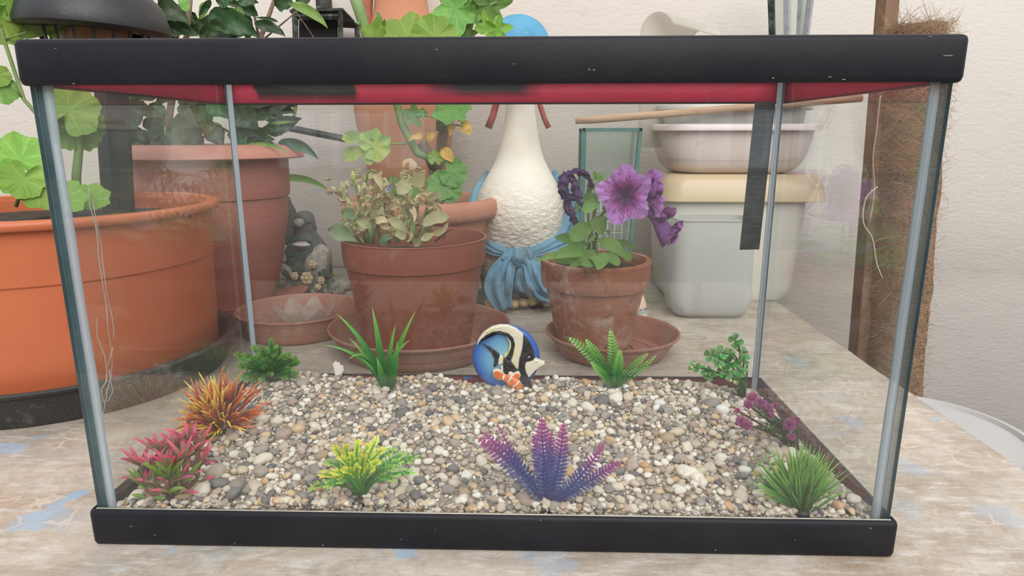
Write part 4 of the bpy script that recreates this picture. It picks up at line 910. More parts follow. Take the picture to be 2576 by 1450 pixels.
mb = MB(); mb.box((vx0+.004, vf+.004, .001), (vx1-.016, vf+vd-.004, .005)); mb.build('base_pane', vg, vt)
gy = vf+.045; gt_ = thing('wire_grid', ((vx0+vx1)/2, gy, .0055), 'small white wire grid standing inside the glass vase', 'grid')
gx0, gx1, gz1 = vx0+.010, vx1-.016, zat(500, gy)
wm_ = PM('white_wire', (.80, .79, .74), rough=.5)
for k in range(6): x = gx0+(gx1-gx0)*k/5; mb = MB(); mb.tube([(x, gy, .0055), (x, gy, gz1)], .0009, 6); mb.build('wire', wm_, gt_)
for k in range(10): z = .008+(gz1-.010)*k/9; mb = MB(); mb.tube([(gx0-.002, gy-.0017, z), (gx1+.002, gy-.0017, z)], .0009, 6); mb.build('wire', wm_, gt_)

# wooden stick lying across the vase and the basins
A = at(1448, 305, .640); B = at(2168, 247, .655)
mb = MB(); n_ = 14; vs = []
ptsk = [A.lerp(B, k/n_) for k in range(n_+1)]
mb.tube(ptsk, [.0035]+[.0044+.0004*noise.noise(Vector((k, 0, 3))) for k in range(n_-1)]+[.0042], 10, flat=1.25)
tag(mb.build('wooden_stick', PM('bare_pine', (.56, .38, .24), (.42, .26, .16), 40, .7, .3, 100, stretch=(.25, 4, 4)), origin=A), 'long thin bare wooden stick lying across the glass vase and the basins', 'stick')

# little ceramic bell with lettering
cc = at(1602, 803, .565); cb = thing('ceramic_bell', (cc.x, cc.y, 0), 'tiny peach ceramic cup with a lettered blue band behind the clay pot', 'ornament')
kc = mpp(.565); mb = MB(); mb.lathe([(.002, 0), (27*kc, 0), (28*kc, .002), (25.5*kc, .006), (23.5*kc, .011), (24*kc, .017), (22*kc, .024), (17*kc, .032), (10*kc, .039), (.002, .042)], cc, 40); mb.build('body', PM('peach_glaze', (.72, .47, .34), (.78, .60, .48), 60, .35), cb)
mb = MB(); mb.lathe([(23.8*kc, .0108), (24.5*kc, .0112), (24.4*kc, .0165), (23.9*kc, .0172)], cc, 40); mb.build('lettered_band', PM('pale_blue_glaze', (.42, .50, .58), rough=.35), cb)
for k, ch in enumerate('uiss'):
    tcv = bpy.data.curves.new('letter', 'FONT'); tcv.body = ch; tcv.size = .0068; tcv.extrude = .0002; tcv.align_x = 'CENTER'; tcv.align_y = 'CENTER'; tcv.shear = .35
    to = bpy.data.objects.new('letter', tcv); COL.objects.link(to); dg = bpy.context.evaluated_depsgraph_get(); me = bpy.data.meshes.new_from_object(to.evaluated_get(dg)); bpy.data.objects.remove(to)
    a = math.radians(-82+k*16); rr = 24.9*kc; o = bpy.data.objects.new('letter', me); COL.objects.link(o); me.materials.append(PM('navy_letter', (.02, .03, .07), rough=.4)); o.parent = cb
    o.location = (rr*math.cos(a), rr*math.sin(a), .0138); o.rotation_euler = (math.pi/2, 0, a+math.pi/2)

# ================================================================ LANTERNS, POLES
iron = PM('rusty_black_iron', (.022, .022, .020), (.05, .045, .038), 60, .7, .5, 160, dirt=(.10, .15, .12), dscale=30, dlo=.5, dhi=.62)
LY = .86
ln = thing('metal_lantern', (at(800, 100, LY).x, LY, zat(360, LY)), 'dark verdigris metal lantern with open sides hanging by the wall', 'lantern')
def bar(mb, a, b_, r): mb.tube([a, b_], r, 4)
zt_, zbm = zat(20, LY), zat(322, LY)
q = [at(742, 22, LY), at(856, 22, LY), at(898, 62, LY+.045), at(790, 62, LY+.045)]
mb = MB()
roofz = [p.copy() for p in q]; apex = at(800, -40, LY+.03)
qq = [at(728, 24, LY-.004), at(862, 20, LY-.004), at(905, 66, LY+.048), at(780, 60, LY+.05)]; low = [p-Vector((0, 0, .004)) for p in qq]
mb.add(qq+low, [(0, 1, 2, 3), (7, 6, 5, 4), (0, 4, 5, 1), (1, 5, 6, 2), (2, 6, 7, 3), (3, 7, 4, 0)]); mb.build('roof_plate', iron, ln, smooth=False)
mb = MB(); mb.box(at(795, 20, LY+.01), at(833, -30, LY+.035)); mb.build('chimney', iron, ln, smooth=False)
q2 = [at(737, 322, LY), at(862, 345, LY-.01), at(905, 352, LY+.04), at(785, 335, LY+.045)]
for k, (a, b_) in enumerate(zip(q, q2)):
    if k: b_ = a.lerp(b_, .45)
    mb = MB(); w = .0048; a1 = a; mb.tube([a1, at(745 + 0, 180, LY) if k == 0 else a1.lerp(b_, .5), b_], [w*1.3, w*.8, w*.35] if k == 0 else [w, w*.9, w*.8], 4, flat=1); mb.build('post', iron, ln, smooth=False)
mb = MB(); bar(mb, at(726, 322, LY-.012), at(890, 354, LY-.004), .0062); mb.build('bottom_rail', iron, ln, smooth=False)
mb = MB(); bar(mb, at(745, 42, LY), at(852, 42, LY), .005); mb.build('top_rail', iron, ln, smooth=False)
mb = MB(); mb.add([at(u, v, LY+.03) for u, v in ((752, 50), (850, 50), (850, 200), (752, 200))]+[at(u, v, LY+.034) for u, v in ((752, 50), (850, 50), (850, 200), (752, 200))], [(0, 1, 2, 3), (7, 6, 5, 4), (0, 4, 5, 1), (1, 5, 6, 2), (2, 6, 7, 3), (3, 7, 4, 0)]); mb.build('back_plate', PM('sooty_plate', (.012, .011, .010), rough=.8), ln, smooth=False)  # near-black sheet across the back of the lantern
# pale wall lantern at the right
WL = .78; wl = thing('wall_lantern', (at(1990, 0, WL).x, WL, zat(215, WL)), 'pale grey tapered glass lantern hanging on the wall beside the basins', 'lantern')
gp = PM('chipped_grey_paint', (.40, .40, .44), (.34, .34, .38), 50, .5, .3, 120, dirt=(.10, .09, .08), dscale=60, dlo=.60, dhi=.68)
C0 = [(1938, -80, 1946, 215, WL-.02), (1980, -80, 1980, 215, WL-.05), (2048, -80, 2012, 215, WL-.02), (2020, -80, 2004, 215, WL+.03)]
for k, (ua, va, ub, vb_, Y) in enumerate(C0):
    mb = MB(); a, b_ = at(ua, va, Y), at(ub, vb_, Y); mb.tube([a, b_], [.0062, .005], 4); mb.build('corner_bar', gp if k else iron, wl, smooth=False)
wg = glass_mat('lantern_glass', (.9, .93, .9), .2, 20, dustcol=(.72, .73, .68))
for (i, j) in ((0, 1), (1, 2), (2, 3)):
    ua, va, ub, vb_, Y = C0[i]; uc, vc, ue, ve_, Y2 = C0[j]; mb = MB(); P = [at(ua, va, Y), at(uc, vc, Y2), at(ue, ve_, Y2), at(ub, vb_, Y)]
    mb.add(P+[p+Vector((0, .0015, 0)) for p in P], [(0, 1, 2, 3), (7, 6, 5, 4), (0, 4, 5, 1), (1, 5, 6, 2), (2, 6, 7, 3), (3, 7, 4, 0)]); mb.build('pane', wg, wl, smooth=False)
mb = MB(); c = at(1985, 220, WL); mb.lathe([(.001, -.006), (.022, -.004), (.026, .0), (.022, .004), (.001, .004)], c, 24); mb.build('base_cup', gp, wl)
mb = MB(); c = at(1992, -85, WL); mb.lathe([(.001, .035), (.01, .03), (.034, .004), (.037, 0), (.001, -.001)], c, 4); mb.build('roof', gp, wl, smooth=False)

# wooden stake and coir pole standing beyond the table edge
SY = .70; a, b_ = at(2238, -60, SY), at(2158, 905, SY); d = (b_-a).normalized(); b2 = b_+d*((b_.z+.76)/-d.z if d.z < 0 else 0)
mb = MB(); mb.box((-.0115, -.0115, 0), (.0115, .0115, 1), .0012)
L_ = (a-b2).length; rot = (a-b2).to_track_quat('Z', 'Y').to_matrix(); off = Matrix.Rotation(.2, 3, 'Z')
mb.v = [b2+rot @ (off @ Vector((p.x, p.y, p.z*L_))) for p in mb.v]
tag(mb.build('wooden_stake', PM('weathered_stake', (.26, .155, .095), (.20, .12, .075), 14, .85, .5, 60, stretch=(3, 3, .35), dirt=(.38, .27, .19), dscale=20), origin=b2, smooth=False), 'brown square wooden stake leaning by the wall left of the coir pole', 'stake')
CY = .56; a, b_ = at(2318, 62, CY), at(2252, 905, CY); d = (b_-a).normalized(); b2 = b_+d*((b_.z+.76)/-d.z)
cp = thing('coir_pole', b2, 'thick brown coir moss pole with loose fibres standing beyond the table edge', 'pole')
ax = (b2-a); Lp = ax.length; kr = 68*mpp(CY)
coir = PM('coir_fibre', (.25, .155, .09), (.35, .225, .135), 40, .95, 1, 110, stretch=(1, 1, 2.2), c3=(.14, .085, .05), ns3=150, bdist=.008)
mb = MB(); secs = 90; vs = []; fs = []; n_ = 36; rot = ax.to_track_quat('Z', 'Y').to_matrix()
for i in range(secs+1):
    for j in range(n_):
        th = 2*math.pi*j/n_; p = Vector((math.cos(th), math.sin(th), 0)); zz = i/secs*Lp
        r = kr*(.93+.10*noise.noise(Vector((p.x*2, p.y*2, zz*22)))+.07*abs(noise.noise(Vector((p.x*5, p.y*5, zz*50))))); r *= min(1, .78+i*.05)
        vs.append(a+rot @ (p*r+Vector((0, 0, zz))))
for i in range(secs):
    for j in range(n_): fs.append((i*n_+j, i*n_+(j+1) % n_, (i+1)*n_+(j+1) % n_, (i+1)*n_+j))
fs.append(tuple(range(n_))[::-1]); fs.append(tuple(secs*n_+j for j in range(n_))); mb.add(vs, fs); mb.build('core', coir, cp)
hair = MB()
for k in range(5200):
    zz = (R_()**1.6)*Lp*.75; th = U(0, 6.28)
    if math.sin(th) > .6 and R_() < .8: th = -th
    top = k < 420
    if top: zz = U(.0, .014); th = U(0, 6.28)
    r = kr*(1.0 if not top else U(.3, 1.0)); p = Vector((math.cos(th), math.sin(th), 0)); tg = Vector((-p.y, p.x, 0))
    c = a+rot @ (p*r+Vector((0, 0, zz))); L1 = U(.014, .045)
    dd_ = rot @ (tg*U(-1, 1)+Vector((0, 0, U(-1, 1)))*.8+p*U(-.1, .14)); dd_.normalize()
    if top: dd_ = (rot @ (p*U(-.3, .3)+tg*U(-1, 1)+Vector((0, 0, -U(-.02, .12))))).normalized()
    e = c+dd_*L1*(.36 if top else 1); mid = (c+e)/2+(rot @ p)*U(0, .003)+Vector((U(-1, 1), U(-1, 1), U(-1, 1)))*.004
    if k % 60 == 0: e = c+dd_*L1*1.4+Vector((0, 0, .008))
    s1 = dd_.cross(rot @ p); s1 = s1.normalized()*U(.00014, .00036); hair.add([c-s1, c+s1, mid+s1, mid-s1, e], [(0, 1, 2, 3), (3, 2, 4)])
h = hair.build('loose_fibres', PM('coir_strands', (.42, .28, .16), (.30, .19, .11), 30, .8), cp, kind='stuff')
mb = MB(); mb.tube(smooth([at(2208, 470, CY-.022), at(2178, 500, CY-.022), at(2172, 560, CY-.022), at(2195, 600, CY-.022), at(2205, 660, CY-.022), at(2220, 700, CY-.022)]), .0009, 6); mb.tube(smooth([at(2215, 240, CY-.022), at(2205, 330, CY-.022), at(2196, 400, CY-.022), at(2200, 480, CY-.022), at(2188, 560, CY-.022)]), .0006, 6)
mb.build('tie_string', PM('pale_string', (.58, .50, .38), rough=.9), cp)
# white bucket below the table at the far right
bc = Vector((.502, .385, -.76)); bk = thing('bucket', bc, 'white lidded bucket standing on the floor beyond the table edge', 'bucket')
wb_ = PM('white_bucket_plastic', (.50, .49, .48), (.45, .44, .43), 8, .5)
mb = MB(); mb.lathe([(.01, 0), (.095, 0), (.098, .003), (.118, .62), (.118, .657)], bc, 64, cap0=True); mb.build('body', wb_, bk, angle=40)
mb = MB(); mb.lathe([(.119, .645), (.1225, .647), (.123, .665), (.121, .669), (.114, .670), (.111, .665), (.01, .666)], bc, 64, cap1=True); mb.build('lid', wb_, bk, angle=40)

# ================================================================ SOLAR GARDEN LIGHT IN THE ORANGE POT
blk = PM('matt_black_plastic', (.018, .019, .021), (.03, .032, .036), 30, .48, .2, 90, dirt=(.09, .085, .075), dscale=70, dlo=.62, dhi=.72)
sl = thing('garden_light', at(298, 520, .39)-Vector((0, 0, .02)), 'black domed garden light on a square post standing in the orange pot', 'lamp')
a, b_ = at(299, 540, .39), at(272, 92, .375)
mb = MB(); mb.box((-.0128, -.0128, 0), (.0128, .0128, 1), .0012); Lq = (b_-a).length; rot = (b_-a).to_track_quat('Z', 'Y').to_matrix(); mb.v = [a+rot @ Vector((p.x, p.y, p.z*Lq)) for p in mb.v]; mb.build('post', PM('mossy_black_post', (.022, .022, .020), (.045, .045, .035), 60, .6, .4, 120), sl, smooth=False)
hc = at(240, 72, .365); ks = mpp(.365); tl = Matrix.Rotation(math.radians(3), 3, 'Y')
mb = MB(); mb.lathe([(100*ks, -.004), (150*ks, -.004), (160*ks, -.001), (161*ks, .003), (156*ks, .011), (146*ks, .024), (135*ks, .031), (126*ks, .034), (124*ks, .040), (110*ks, .052), (70*ks, .062), (.001, .066)], hc, 80, tilt=tl); mb.build('dome', blk, sl, angle=50)
mb = MB(); mb.lathe([(108*ks, -.034), (109*ks, -.038), (104*ks, -.038), (100*ks, -.034)], hc, 48, tilt=tl); mb.build('cage_ring', blk, sl)
for k in range(18):
    th = 2*math.pi*k/18; mb = MB(); e = Vector((math.cos(th), math.sin(th), 0)); mb.tube([hc+e*112*ks+Vector((0, 0, -.002)), hc+e*104*ks+Vector((0, 0, -.036))], .0018, 4); mb.build('cage_bar', blk, sl, smooth=False)
mb = MB(); mb.lathe([(.02, -.04), (.030, -.036), (.034, -.02), (.034, -.003)], hc, 32); mb.build('bulb_housing', PM('amber_housing', (.30, .15, .08), rough=.4), sl)
# ================================================================ PLANTS OUTSIDE THE TANK
stem_g = PM('green_stem', (.20, .32, .10), (.26, .36, .14), 50, .6, trans=.15)
lime = PM('lime_leaf', (.29, .49, .09), (.22, .41, .06), 30, .6, .5, 220, trans=.3, rvein=7, rnd=.4, bdist=.001)
limedk = PM('mid_green_leaf', (.17, .34, .07), (.24, .42, .10), 30, .6, .4, 220, trans=.3, rvein=7, rnd=.5, bdist=.001)
darkleaf = PM('dark_shrub_leaf', (.022, .058, .016), (.04, .095, .024), 40, .4, .3, 200, trans=.22, vein=.5, rnd=.6)
ger = PM('geranium_leaf', (.12, .27, .055), (.17, .33, .075), 30, .6, .5, 220, trans=.3, rvein=7, rnd=.4, bdist=.001)
ger_pale = PM('blotched_leaf', (.26, .46, .14), (.50, .56, .12), 40, .6, .4, 220, trans=.3, dirt=(.62, .64, .45), dscale=70, dlo=.6, dhi=.7)
yellow = PM('yellow_leaf', (.80, .56, .13), (.66, .40, .12), 60, .7, trans=.3)
bark = PM('grey_brown_bark', (.17, .12, .085), (.26, .19, .13), 60, .9, .8, 160, bdist=.002, stretch=(2, 2, .6))
def facing(c): return (CAM-Vector(c)).normalized()
def rleaf(t, mat, u, v, Y, R, ang=90, tilt=(0, 0), lobes=7, depth=.14, sinus=.7, cup=.12, ruf=.06, scal=.02, name='leaf'):
    """round leaf seen at (u,v): R in photo pixels, ang = direction of its tip in the picture"""
    c0 = at(u, v, Y); n = (facing(c0)+CR*tilt[0]+CU*tilt[1]).normalized(); d = CR*math.cos(math.radians(ang))+CU*math.sin(math.radians(ang)); k = mpp(Y)
    c = c0-d*R*k*.25; mb = MB(); fan(mb, c, n, d, R*k*1.12, lobes=lobes, depth=depth, sinus=sinus, cup=cup, ruf=ruf, scal=scal)
    return mb.build(name, mat, t), c
def bleaf(t, mat, a, b_, Y, w, bend=(0, 0), prof='lance', Y2=None, name='leaf', cup=.3, teeth=0, face=None, ruf=.15, fold=0, n=8):
    p0, p1 = at(a[0], a[1], Y), at(b_[0], b_[1], Y if Y2 is None else Y2); k = mpp(Y); mb = MB()
    f = facing(p0)+Vector((U(-.4, .4), 0, U(-.2, .5))) if face is None else Vector(face)
    leaf(mb, p0, p1, w*k, bend=CR*bend[0]*k+CU*bend[1]*k, face=f, prof=prof, cup=cup, teeth=teeth, ruf=ruf, n=n)
    return mb.build(name, mat, t)
def stems(t, mat, paths, name='stem'):
    for pth, ws in paths:
        mb = MB(); pts = [at(*p) for p in pth]; k = mpp(pth[0][2]); mb.tube(pts, [w*k/2 for w in ws], 9); mb.build(name, mat, t)

# lime-green plant in the orange pot
t = thing('leafy_plant', (OPX+.02, OPY, .175), 'lime-green round-leaved plant growing in the big orange pot', 'plant')
stems(t, stem_g, [([(192, 520, .33), (192, 440, .33), (200, 360, .335), (205, 250, .34)], (22, 21, 19, 16)), ([(40, 520, .28), (60, 455, .28), (95, 415, .29), (110, 380, .30)], (9, 8, 7, 5)), ([(200, 360, .335), (130, 330, .33), (60, 250, .33), (10, 100, .32), (-20, 0, .32)], (12, 10, 9, 8, 7)), ([(60, 250, .33), (30, 215, .32)], (5, 4)), ([(10, 100, .32), (70, 80, .32)], (5, 4)), ([(100, 520, .27), (80, 480, .26)], (6, 5))])
for (m_, u, v, Y, R, a, tl_, sc) in ((lime, 48, 385, .27, 62, 100, (0, .5), .02), (lime, 20, 450, .25, 42, 200, (.1, .3), .02), (lime, 55, 462, .235, 48, 250, (.2, .3), .02), (lime, 105, 500, .24, 40, 300, (0, .5), .02), (lime, 172, 492, .26, 46, 20, (0, .6), .02), (lime, 240, 500, .29, 40, -10, (0, .8), .02), (limedk, 130, 505, .30, 36, 180, (0, .7), .02),
                            (lime, 180, 262, .32, 64, 60, (0, .2), .02), (limedk, 195, 325, .33, 62, -60, (.1, -.1), .04), (limedk, 150, 300, .335, 44, 200, (-.3, 0), .05), (lime, 5, 65, .32, 50, 250, (.3, 0), .02), (lime, 30, 10, .32, 36, 0, (0, -.4), .02), (lime, 0, 190, .33, 26, 0, (0, .2), .02), (limedk, 8, 232, .33, 34, 300, (.2, .2), .02)):
    rleaf(t, m_, u, v, Y, R, a, tl_, lobes=7, depth=.10, scal=sc, ruf=.05)
bleaf(t, limedk, (180, 60), (45, 92), .33, 38, (0, 14), 'oval'); bleaf(t, lime, (125, 95), (155, 60), .33, 26, prof='oval')

# dark shrub in the planter
t = thing('leafy_shrub', (PLX, PLY, .24), 'dark green shrub with pointed leaves growing in the big planter', 'plant')
stems(t, bark, [([(430, 400, .62), (425, 300, .62), (440, 200, .61), (470, 90, .61), (480, -20, .61)], (20, 18, 15, 13, 11)), ([(480, 380, .64), (520, 300, .65), (600, 230, .66), (650, 110, .67), (680, 30, .68), (700, -30, .68)], (14, 12, 12, 13, 10, 8)), ([(655, 110, .67), (640, 40, .67), (635, -20, .67)], (7, 6, 5)),
                ([(440, 200, .61), (400, 130, .61), (405, 40, .60), (410, -20, .6)], (9, 8, 7, 6)), ([(410, 300, .63), (350, 270, .62), (330, 255, .62)], (9, 8, 6)), ([(520, 300, .65), (590, 340, .62), (640, 372, .60)], (6, 5, 4)), ([(650, 110, .67), (745, 30, .69), (800, 110, .69)], (5, 4, 3))])
DL = [((520, 45), (650, 93), 62, (10, 20)), ((500, 85), (600, 108), 60, (10, 10)), ((395, 25), (475, 60), 52, (0, 18)), ((405, 70), (500, 92), 44, (0, 14)), ((545, 5), (590, -5), 44, (0, 6)), ((515, 5), (500, 50), 20, (6, 0)), ((470, 30), (452, -30), 24, (0, 0)),
      ((530, 0), (500, 40), 16, (0, 0)), ((592, 18), (606, 52), 22, (6, 0)), ((640, 10), (600, -20), 36, (0, 10)), ((690, 12), (740, 18), 44, (0, 14)), ((730, 10), (825, 72), 24, (12, 16)), ((640, 60), (718, 92), 26, (10, 10)), ((700, 55), (640, 45), 8, (0, 6)), ((745, 10), (800, -10), 26, (0, 8)),
      ((700, 360), (800, 400), 28, (14, 22)), ((655, 335), (715, 325), 22, (0, 12)), ((600, 330), (655, 345), 32, (0, 14)), ((585, 280), (650, 325), 62, (6, 14)), ((620, 340), (690, 350), 42, (0, -8)), ((630, 380), (690, 360), 34, (0, 6)), ((520, 260), (580, 300), 44, (0, 8)), ((560, 240), (640, 262), 40, (0, 12)),
      ((480, 300), (420, 350), 46, (0, 8)), ((350, 250), (320, 340), 50, (0, 0)), ((400, 290), (330, 275), 28, (0, 8)), ((360, 330), (330, 372), 40, (0, 0)), ((420, 330), (470, 372), 52, (0, 0)), ((520, 310), (560, 372), 52, (0, 0)), ((575, 330), (620, 372), 40, (4, 6)), ((500, 330), (440, 372), 46, (0, 0)), ((380, 350), (420, 385), 36, (0, 6)), ((470, 270), (520, 330), 40, (0, 0)),
      ((440, 240), (390, 262), 26, (0, 8)), ((330, 300), (300, 380), 44, (0, 0)), ((460, 225), (510, 262), 34, (0, 8)), ((395, 225), (345, 250), 44, (0, 8)), ((600, 235), (625, 290), 34, (0, 0)), ((640, 300), (700, 300), 18, (0, 12)), ((310, 235), (350, 300), 50, (0, 0)), ((420, 60), (372, 20), 30, (0, 10)), ((440, 70), (420, 100), 40, (0, 0)), ((430, -10), (400, 30), 34, (0, 0)), ((560, 50), (520, 95), 30, (0, 0))]
for i, (a, b_, w, bd) in enumerate(DL): bleaf(t, darkleaf if i not in (5, 6, 8, 11) else limedk, a, b_, .58+.05*noise.noise(Vector((i*3.3, 0, 0)))+(.04 if a[0] > 660 else 0), w, (bd[0], bd[1]), 'point', teeth=.08 if w > 30 else 0, n=14, ruf=.25)
random.seed(9)
for i in range(46):
    u, v = U(290, 700), U(238, 350); L1 = U(50, 105); a = U(-2.6, .6); bleaf(t, darkleaf, (u, v), (u+L1*math.cos(a), min(384, v-L1*math.sin(a)*.8)), U(.60, .68), L1*U(.36, .55), (U(-8, 8), U(0, 14)), 'point', teeth=.08, n=12, ruf=.25)
for i in range(14):
    u, v = U(400, 690), U(-10, 80); L1 = U(50, 100); a = U(-3.4, .3); bleaf(t, darkleaf, (u, v), (u+L1*math.cos(a), v-L1*math.sin(a)*.6), U(.62, .68), L1*U(.3, .5), (U(-8, 8), U(0, 14)), 'point', teeth=.08, n=12, ruf=.25)
t2 = thing('grass_tuft', (at(700, 400, .66).x, .64, .2), 'few long narrow green blades hanging over the right rim of the big planter', 'plant')
for (a, b_, w, bd, Y) in (((600, 372), (730, 392), 8, (20, 34), .56), ((690, 450), (832, 485), 13, (20, 30), .78), ((655, 330), (745, 308), 7, (0, 18), .60), ((745, 230), (735, 325), 8, (6, 0), .78)): bleaf(t2, limedk, a, b_, Y, w*1.5, bd, 'blade', name='blade', n=10, ruf=0)
# bare-stemmed geranium in the clay pot
GY_ = .60
t = thing('geranium', (PG[0]+.02, .625, .14), 'bare-stemmed geranium with lobed green and yellow leaves in the clay pot', 'plant')
stems(t, bark, [([(1085, 520, .62), (1095, 460, .62), (1092, 430, .62), (1108, 400, .62), (1112, 350, .62), (1128, 290, .62)], (34, 30, 30, 30, 26, 20)), ([(1098, 430, .62), (1075, 385, .61), (1058, 360, .61)], (30, 26, 30))])
stems(t, stem_g, [([(1085, 400, .61), (1050, 385, .60), (1028, 345, .60), (1010, 310, .595), (998, 260, .59), (985, 200, .59), (930, 110, .58), (905, 30, .58), (888, -20, .58)], (18, 20, 20, 18, 18, 20, 22, 26, 26)), ([(1104, 330, .61), (1104, 270, .61), (1130, 180, .60), (1172, 90, .59), (1185, 40, .585), (1188, -30, .58)], (15, 14, 17, 22, 22, 24)),
                  ([(1022, 362, .60), (975, 362, .585)], (5, 4)), ([(1180, 62, .59), (1150, 36, .58), (1128, 22, .57)], (8, 6, 4)), ([(1185, 40, .585), (1215, 20, .58), (1250, 5, .575)], (7, 6, 5)), ([(1112, 512, .6), (1128, 480, .59), (1138, 450, .585)], (6, 5, 5)), ([(1124, 488, .595), (1132, 484, .588), (1142, 484, .583)], (4, 4, 3)),
                  ([(1103, 300, .6), (1075, 292, .595), (1050, 290, .59)], (4, 4, 3)), ([(910, 50, .58), (900, 62, .57), (893, 55, .565)], (8, 6, 4)), ([(1115, 316, .6), (1150, 315, .59), (1165, 318, .585)], (4, 4, 3)), ([(940, 118, .58), (955, 90, .575), (948, 62, .57)], (8, 6, 4))])
for (m_, u, v, Y, R, a, tl_, lob, dp, sn) in ((ger_pale, 950, 362, .58, 36, 30, (0, .1), 7, .12, .2), (ger, 1147, 440, .585, 34, -30, (0, .2), 7, .1, .5), (ger, 1105, 465, .58, 36, 160, (0, .3), 7, .10, .4), (ger, 1138, 483, .58, 30, -20, (-.2, .2), 7, .1, .5), (ger, 1030, 475, .60, 40, 120, (0, .6), 7, .1, .5), (ger, 985, 468, .605, 30, 150, (0, .6), 7, .1, .4),
        (ger, 1035, 290, .59, 26, 160, (0, .1), 5, .35, .4), (ger, 1062, 282, .588, 12, 70, (0, .1), 5, .3, .4), (ger, 1145, 275, .585, 46, 0, (0, .7), 7, .14, .4), (lime, 1095, 393, .585, 18, 90, (0, .1), 7, .14, .5), (limedk, 1130, 28, .57, 58, 200, (0, .2), 5, .42, .5), (limedk, 1165, 20, .575, 34, 10, (0, .2), 5, .42, .5), (ger, 1240, 22, .575, 46, -60, (.3, 0), 5, .45, .5), (ger, 1205, 10, .58, 34, 120, (.2, 0), 5, .4, .5),
        (lime, 1225, 75, .57, 38, 190, (.4, .3), 5, .5, .5), (lime, 1255, 82, .565, 30, -70, (-.4, 0), 5, .4, .4), (lime, 1032, 86, .56, 60, 90, (0, .6), 7, .12, .5), (lime, 1100, 80, .555, 48, 70, (0, .35), 7, .10, .4), (lime, 945, 80, .565, 34, 100, (.4, .1), 5, .3, .4), (ger, 962, 80, .57, 22, -60, (.5, 0), 5, .3, .4), (ger, 1140, 68, .585, 24, 180, (.3, .2), 5, .5, .5), (ger, 1172, 92, .585, 26, -120, (.3, .6), 5, .4, .5)):
    rleaf(t, m_, u, v, Y, R, a, tl_, lobes=lob, depth=dp, sinus=sn, ruf=.07)
bleaf(t, ger, (960, 62), (948, 30), .57, 12, prof='oval')
for (a, b_, w, bd) in (((940, 352), (858, 350), 26, (0, 12)), ((938, 372), (864, 402), 30, (-8, 10)), ((950, 380), (912, 405), 34, (0, 0))): bleaf(t, ger_pale, a, b_, .578, w*1.2, bd, 'obov', ruf=.2, cup=.2)
for (a, b_, w, bd) in (((1160, 310), (1182, 342), 34, (6, 4)), ((1108, 376), (1140, 410), 34, (8, 2)), ((1065, 345), (1027, 356), 20, (0, 12)), ((1135, 312), (1130, 342), 22, (4, 0)), ((1085, 330), (1075, 358), 24, (4, 0)), ((1035, 398), (1030, 432), 16, (6, 0)), ((1022, 400), (1015, 424), 12, (-4, 0)), ((1150, 300), (1170, 312), 12, (0, 6))):
    bleaf(t, yellow, a, b_, .585, w*.85, bd, 'heart', ruf=.45, cup=.35)

# wilted plant in the brown pot
t = thing('wilted_plant', (PC[0]-.01, .40, .115), 'wilted pale plant with dried curled leaves in the tall brown plastic pot', 'plant')
dry = PM('dry_cream_leaf', (.78, .66, .40), (.68, .64, .34), 40, .8, .5, 200, trans=.25, dirt=(.55, .36, .20), dscale=70, dlo=.58, dhi=.75, rnd=.3, bdist=.001)
tan = PM('dry_tan_leaf', (.66, .47, .28), (.74, .60, .40), 60, .85, .5, 200, trans=.2, rnd=.5, bdist=.001)
pale = PM('pale_green_leaf', (.60, .63, .33), (.76, .72, .44), 50, .75, .4, 240, trans=.28, rnd=.4, bdist=.001)
grn = PM('grey_green_leaf', (.22, .34, .17), (.34, .42, .24), 70, .8, .5, 240, trans=.25, rnd=.3, bdist=.001)
ol = PM('olive_stem', (.34, .38, .15), (.26, .30, .10), 40, .7)
random.seed(21); ST = []
for (u0, u1, v1, Y) in ((905, 838, 455, .385), (905, 868, 470, .39), (920, 885, 440, .40), (925, 902, 470, .395), (930, 915, 435, .41), (932, 940, 480, .38), (935, 955, 455, .40), (938, 975, 470, .41), (1000, 985, 445, .41), (1030, 1000, 470, .40), (1035, 1015, 455, .41), (1035, 1035, 440, .39), (1038, 1040, 500, .37), (1040, 1062, 470, .40), (1045, 1080, 495, .395), (1050, 1092, 500, .385), (1042, 1102, 488, .40), (980, 965, 490, .42), (960, 948, 500, .43), (1070, 1100, 530, .42), (915, 860, 540, .37), (1000, 1015, 500, .36)):
    a, c_ = at(u0, 612, Y), at(u1, v1, Y+U(-.012, .012)); m1 = a.lerp(c_, .5)+CR*U(-.006, .006)+Vector((0, 0, .006)); pts = bez(a, m1, c_, 7); ST.append(pts)
    mb = MB(); mb.tube(pts, [.0021, .0019, .0017, .0016, .0014, .0012, .001, .0007], 7); mb.build('stem', ol, t)
stems(t, ol, [([(920, 460, .39), (925, 435, .39), (935, 428, .39), (948, 432, .385)], (5, 6, 6, 4)), ([(1035, 470, .385), (1040, 430, .385), (1045, 420, .385), (1060, 425, .38)], (9, 9, 8, 4)), ([(885, 470, .385), (888, 455, .385)], (4, 5))])
for (u, w_) in ((932, 15), (1037, 17)): stems(t, stem_g, [([(u, 612, .375), (u+1, 585, .375), (u, 560, .375)], (w_, w_, w_*.8))])
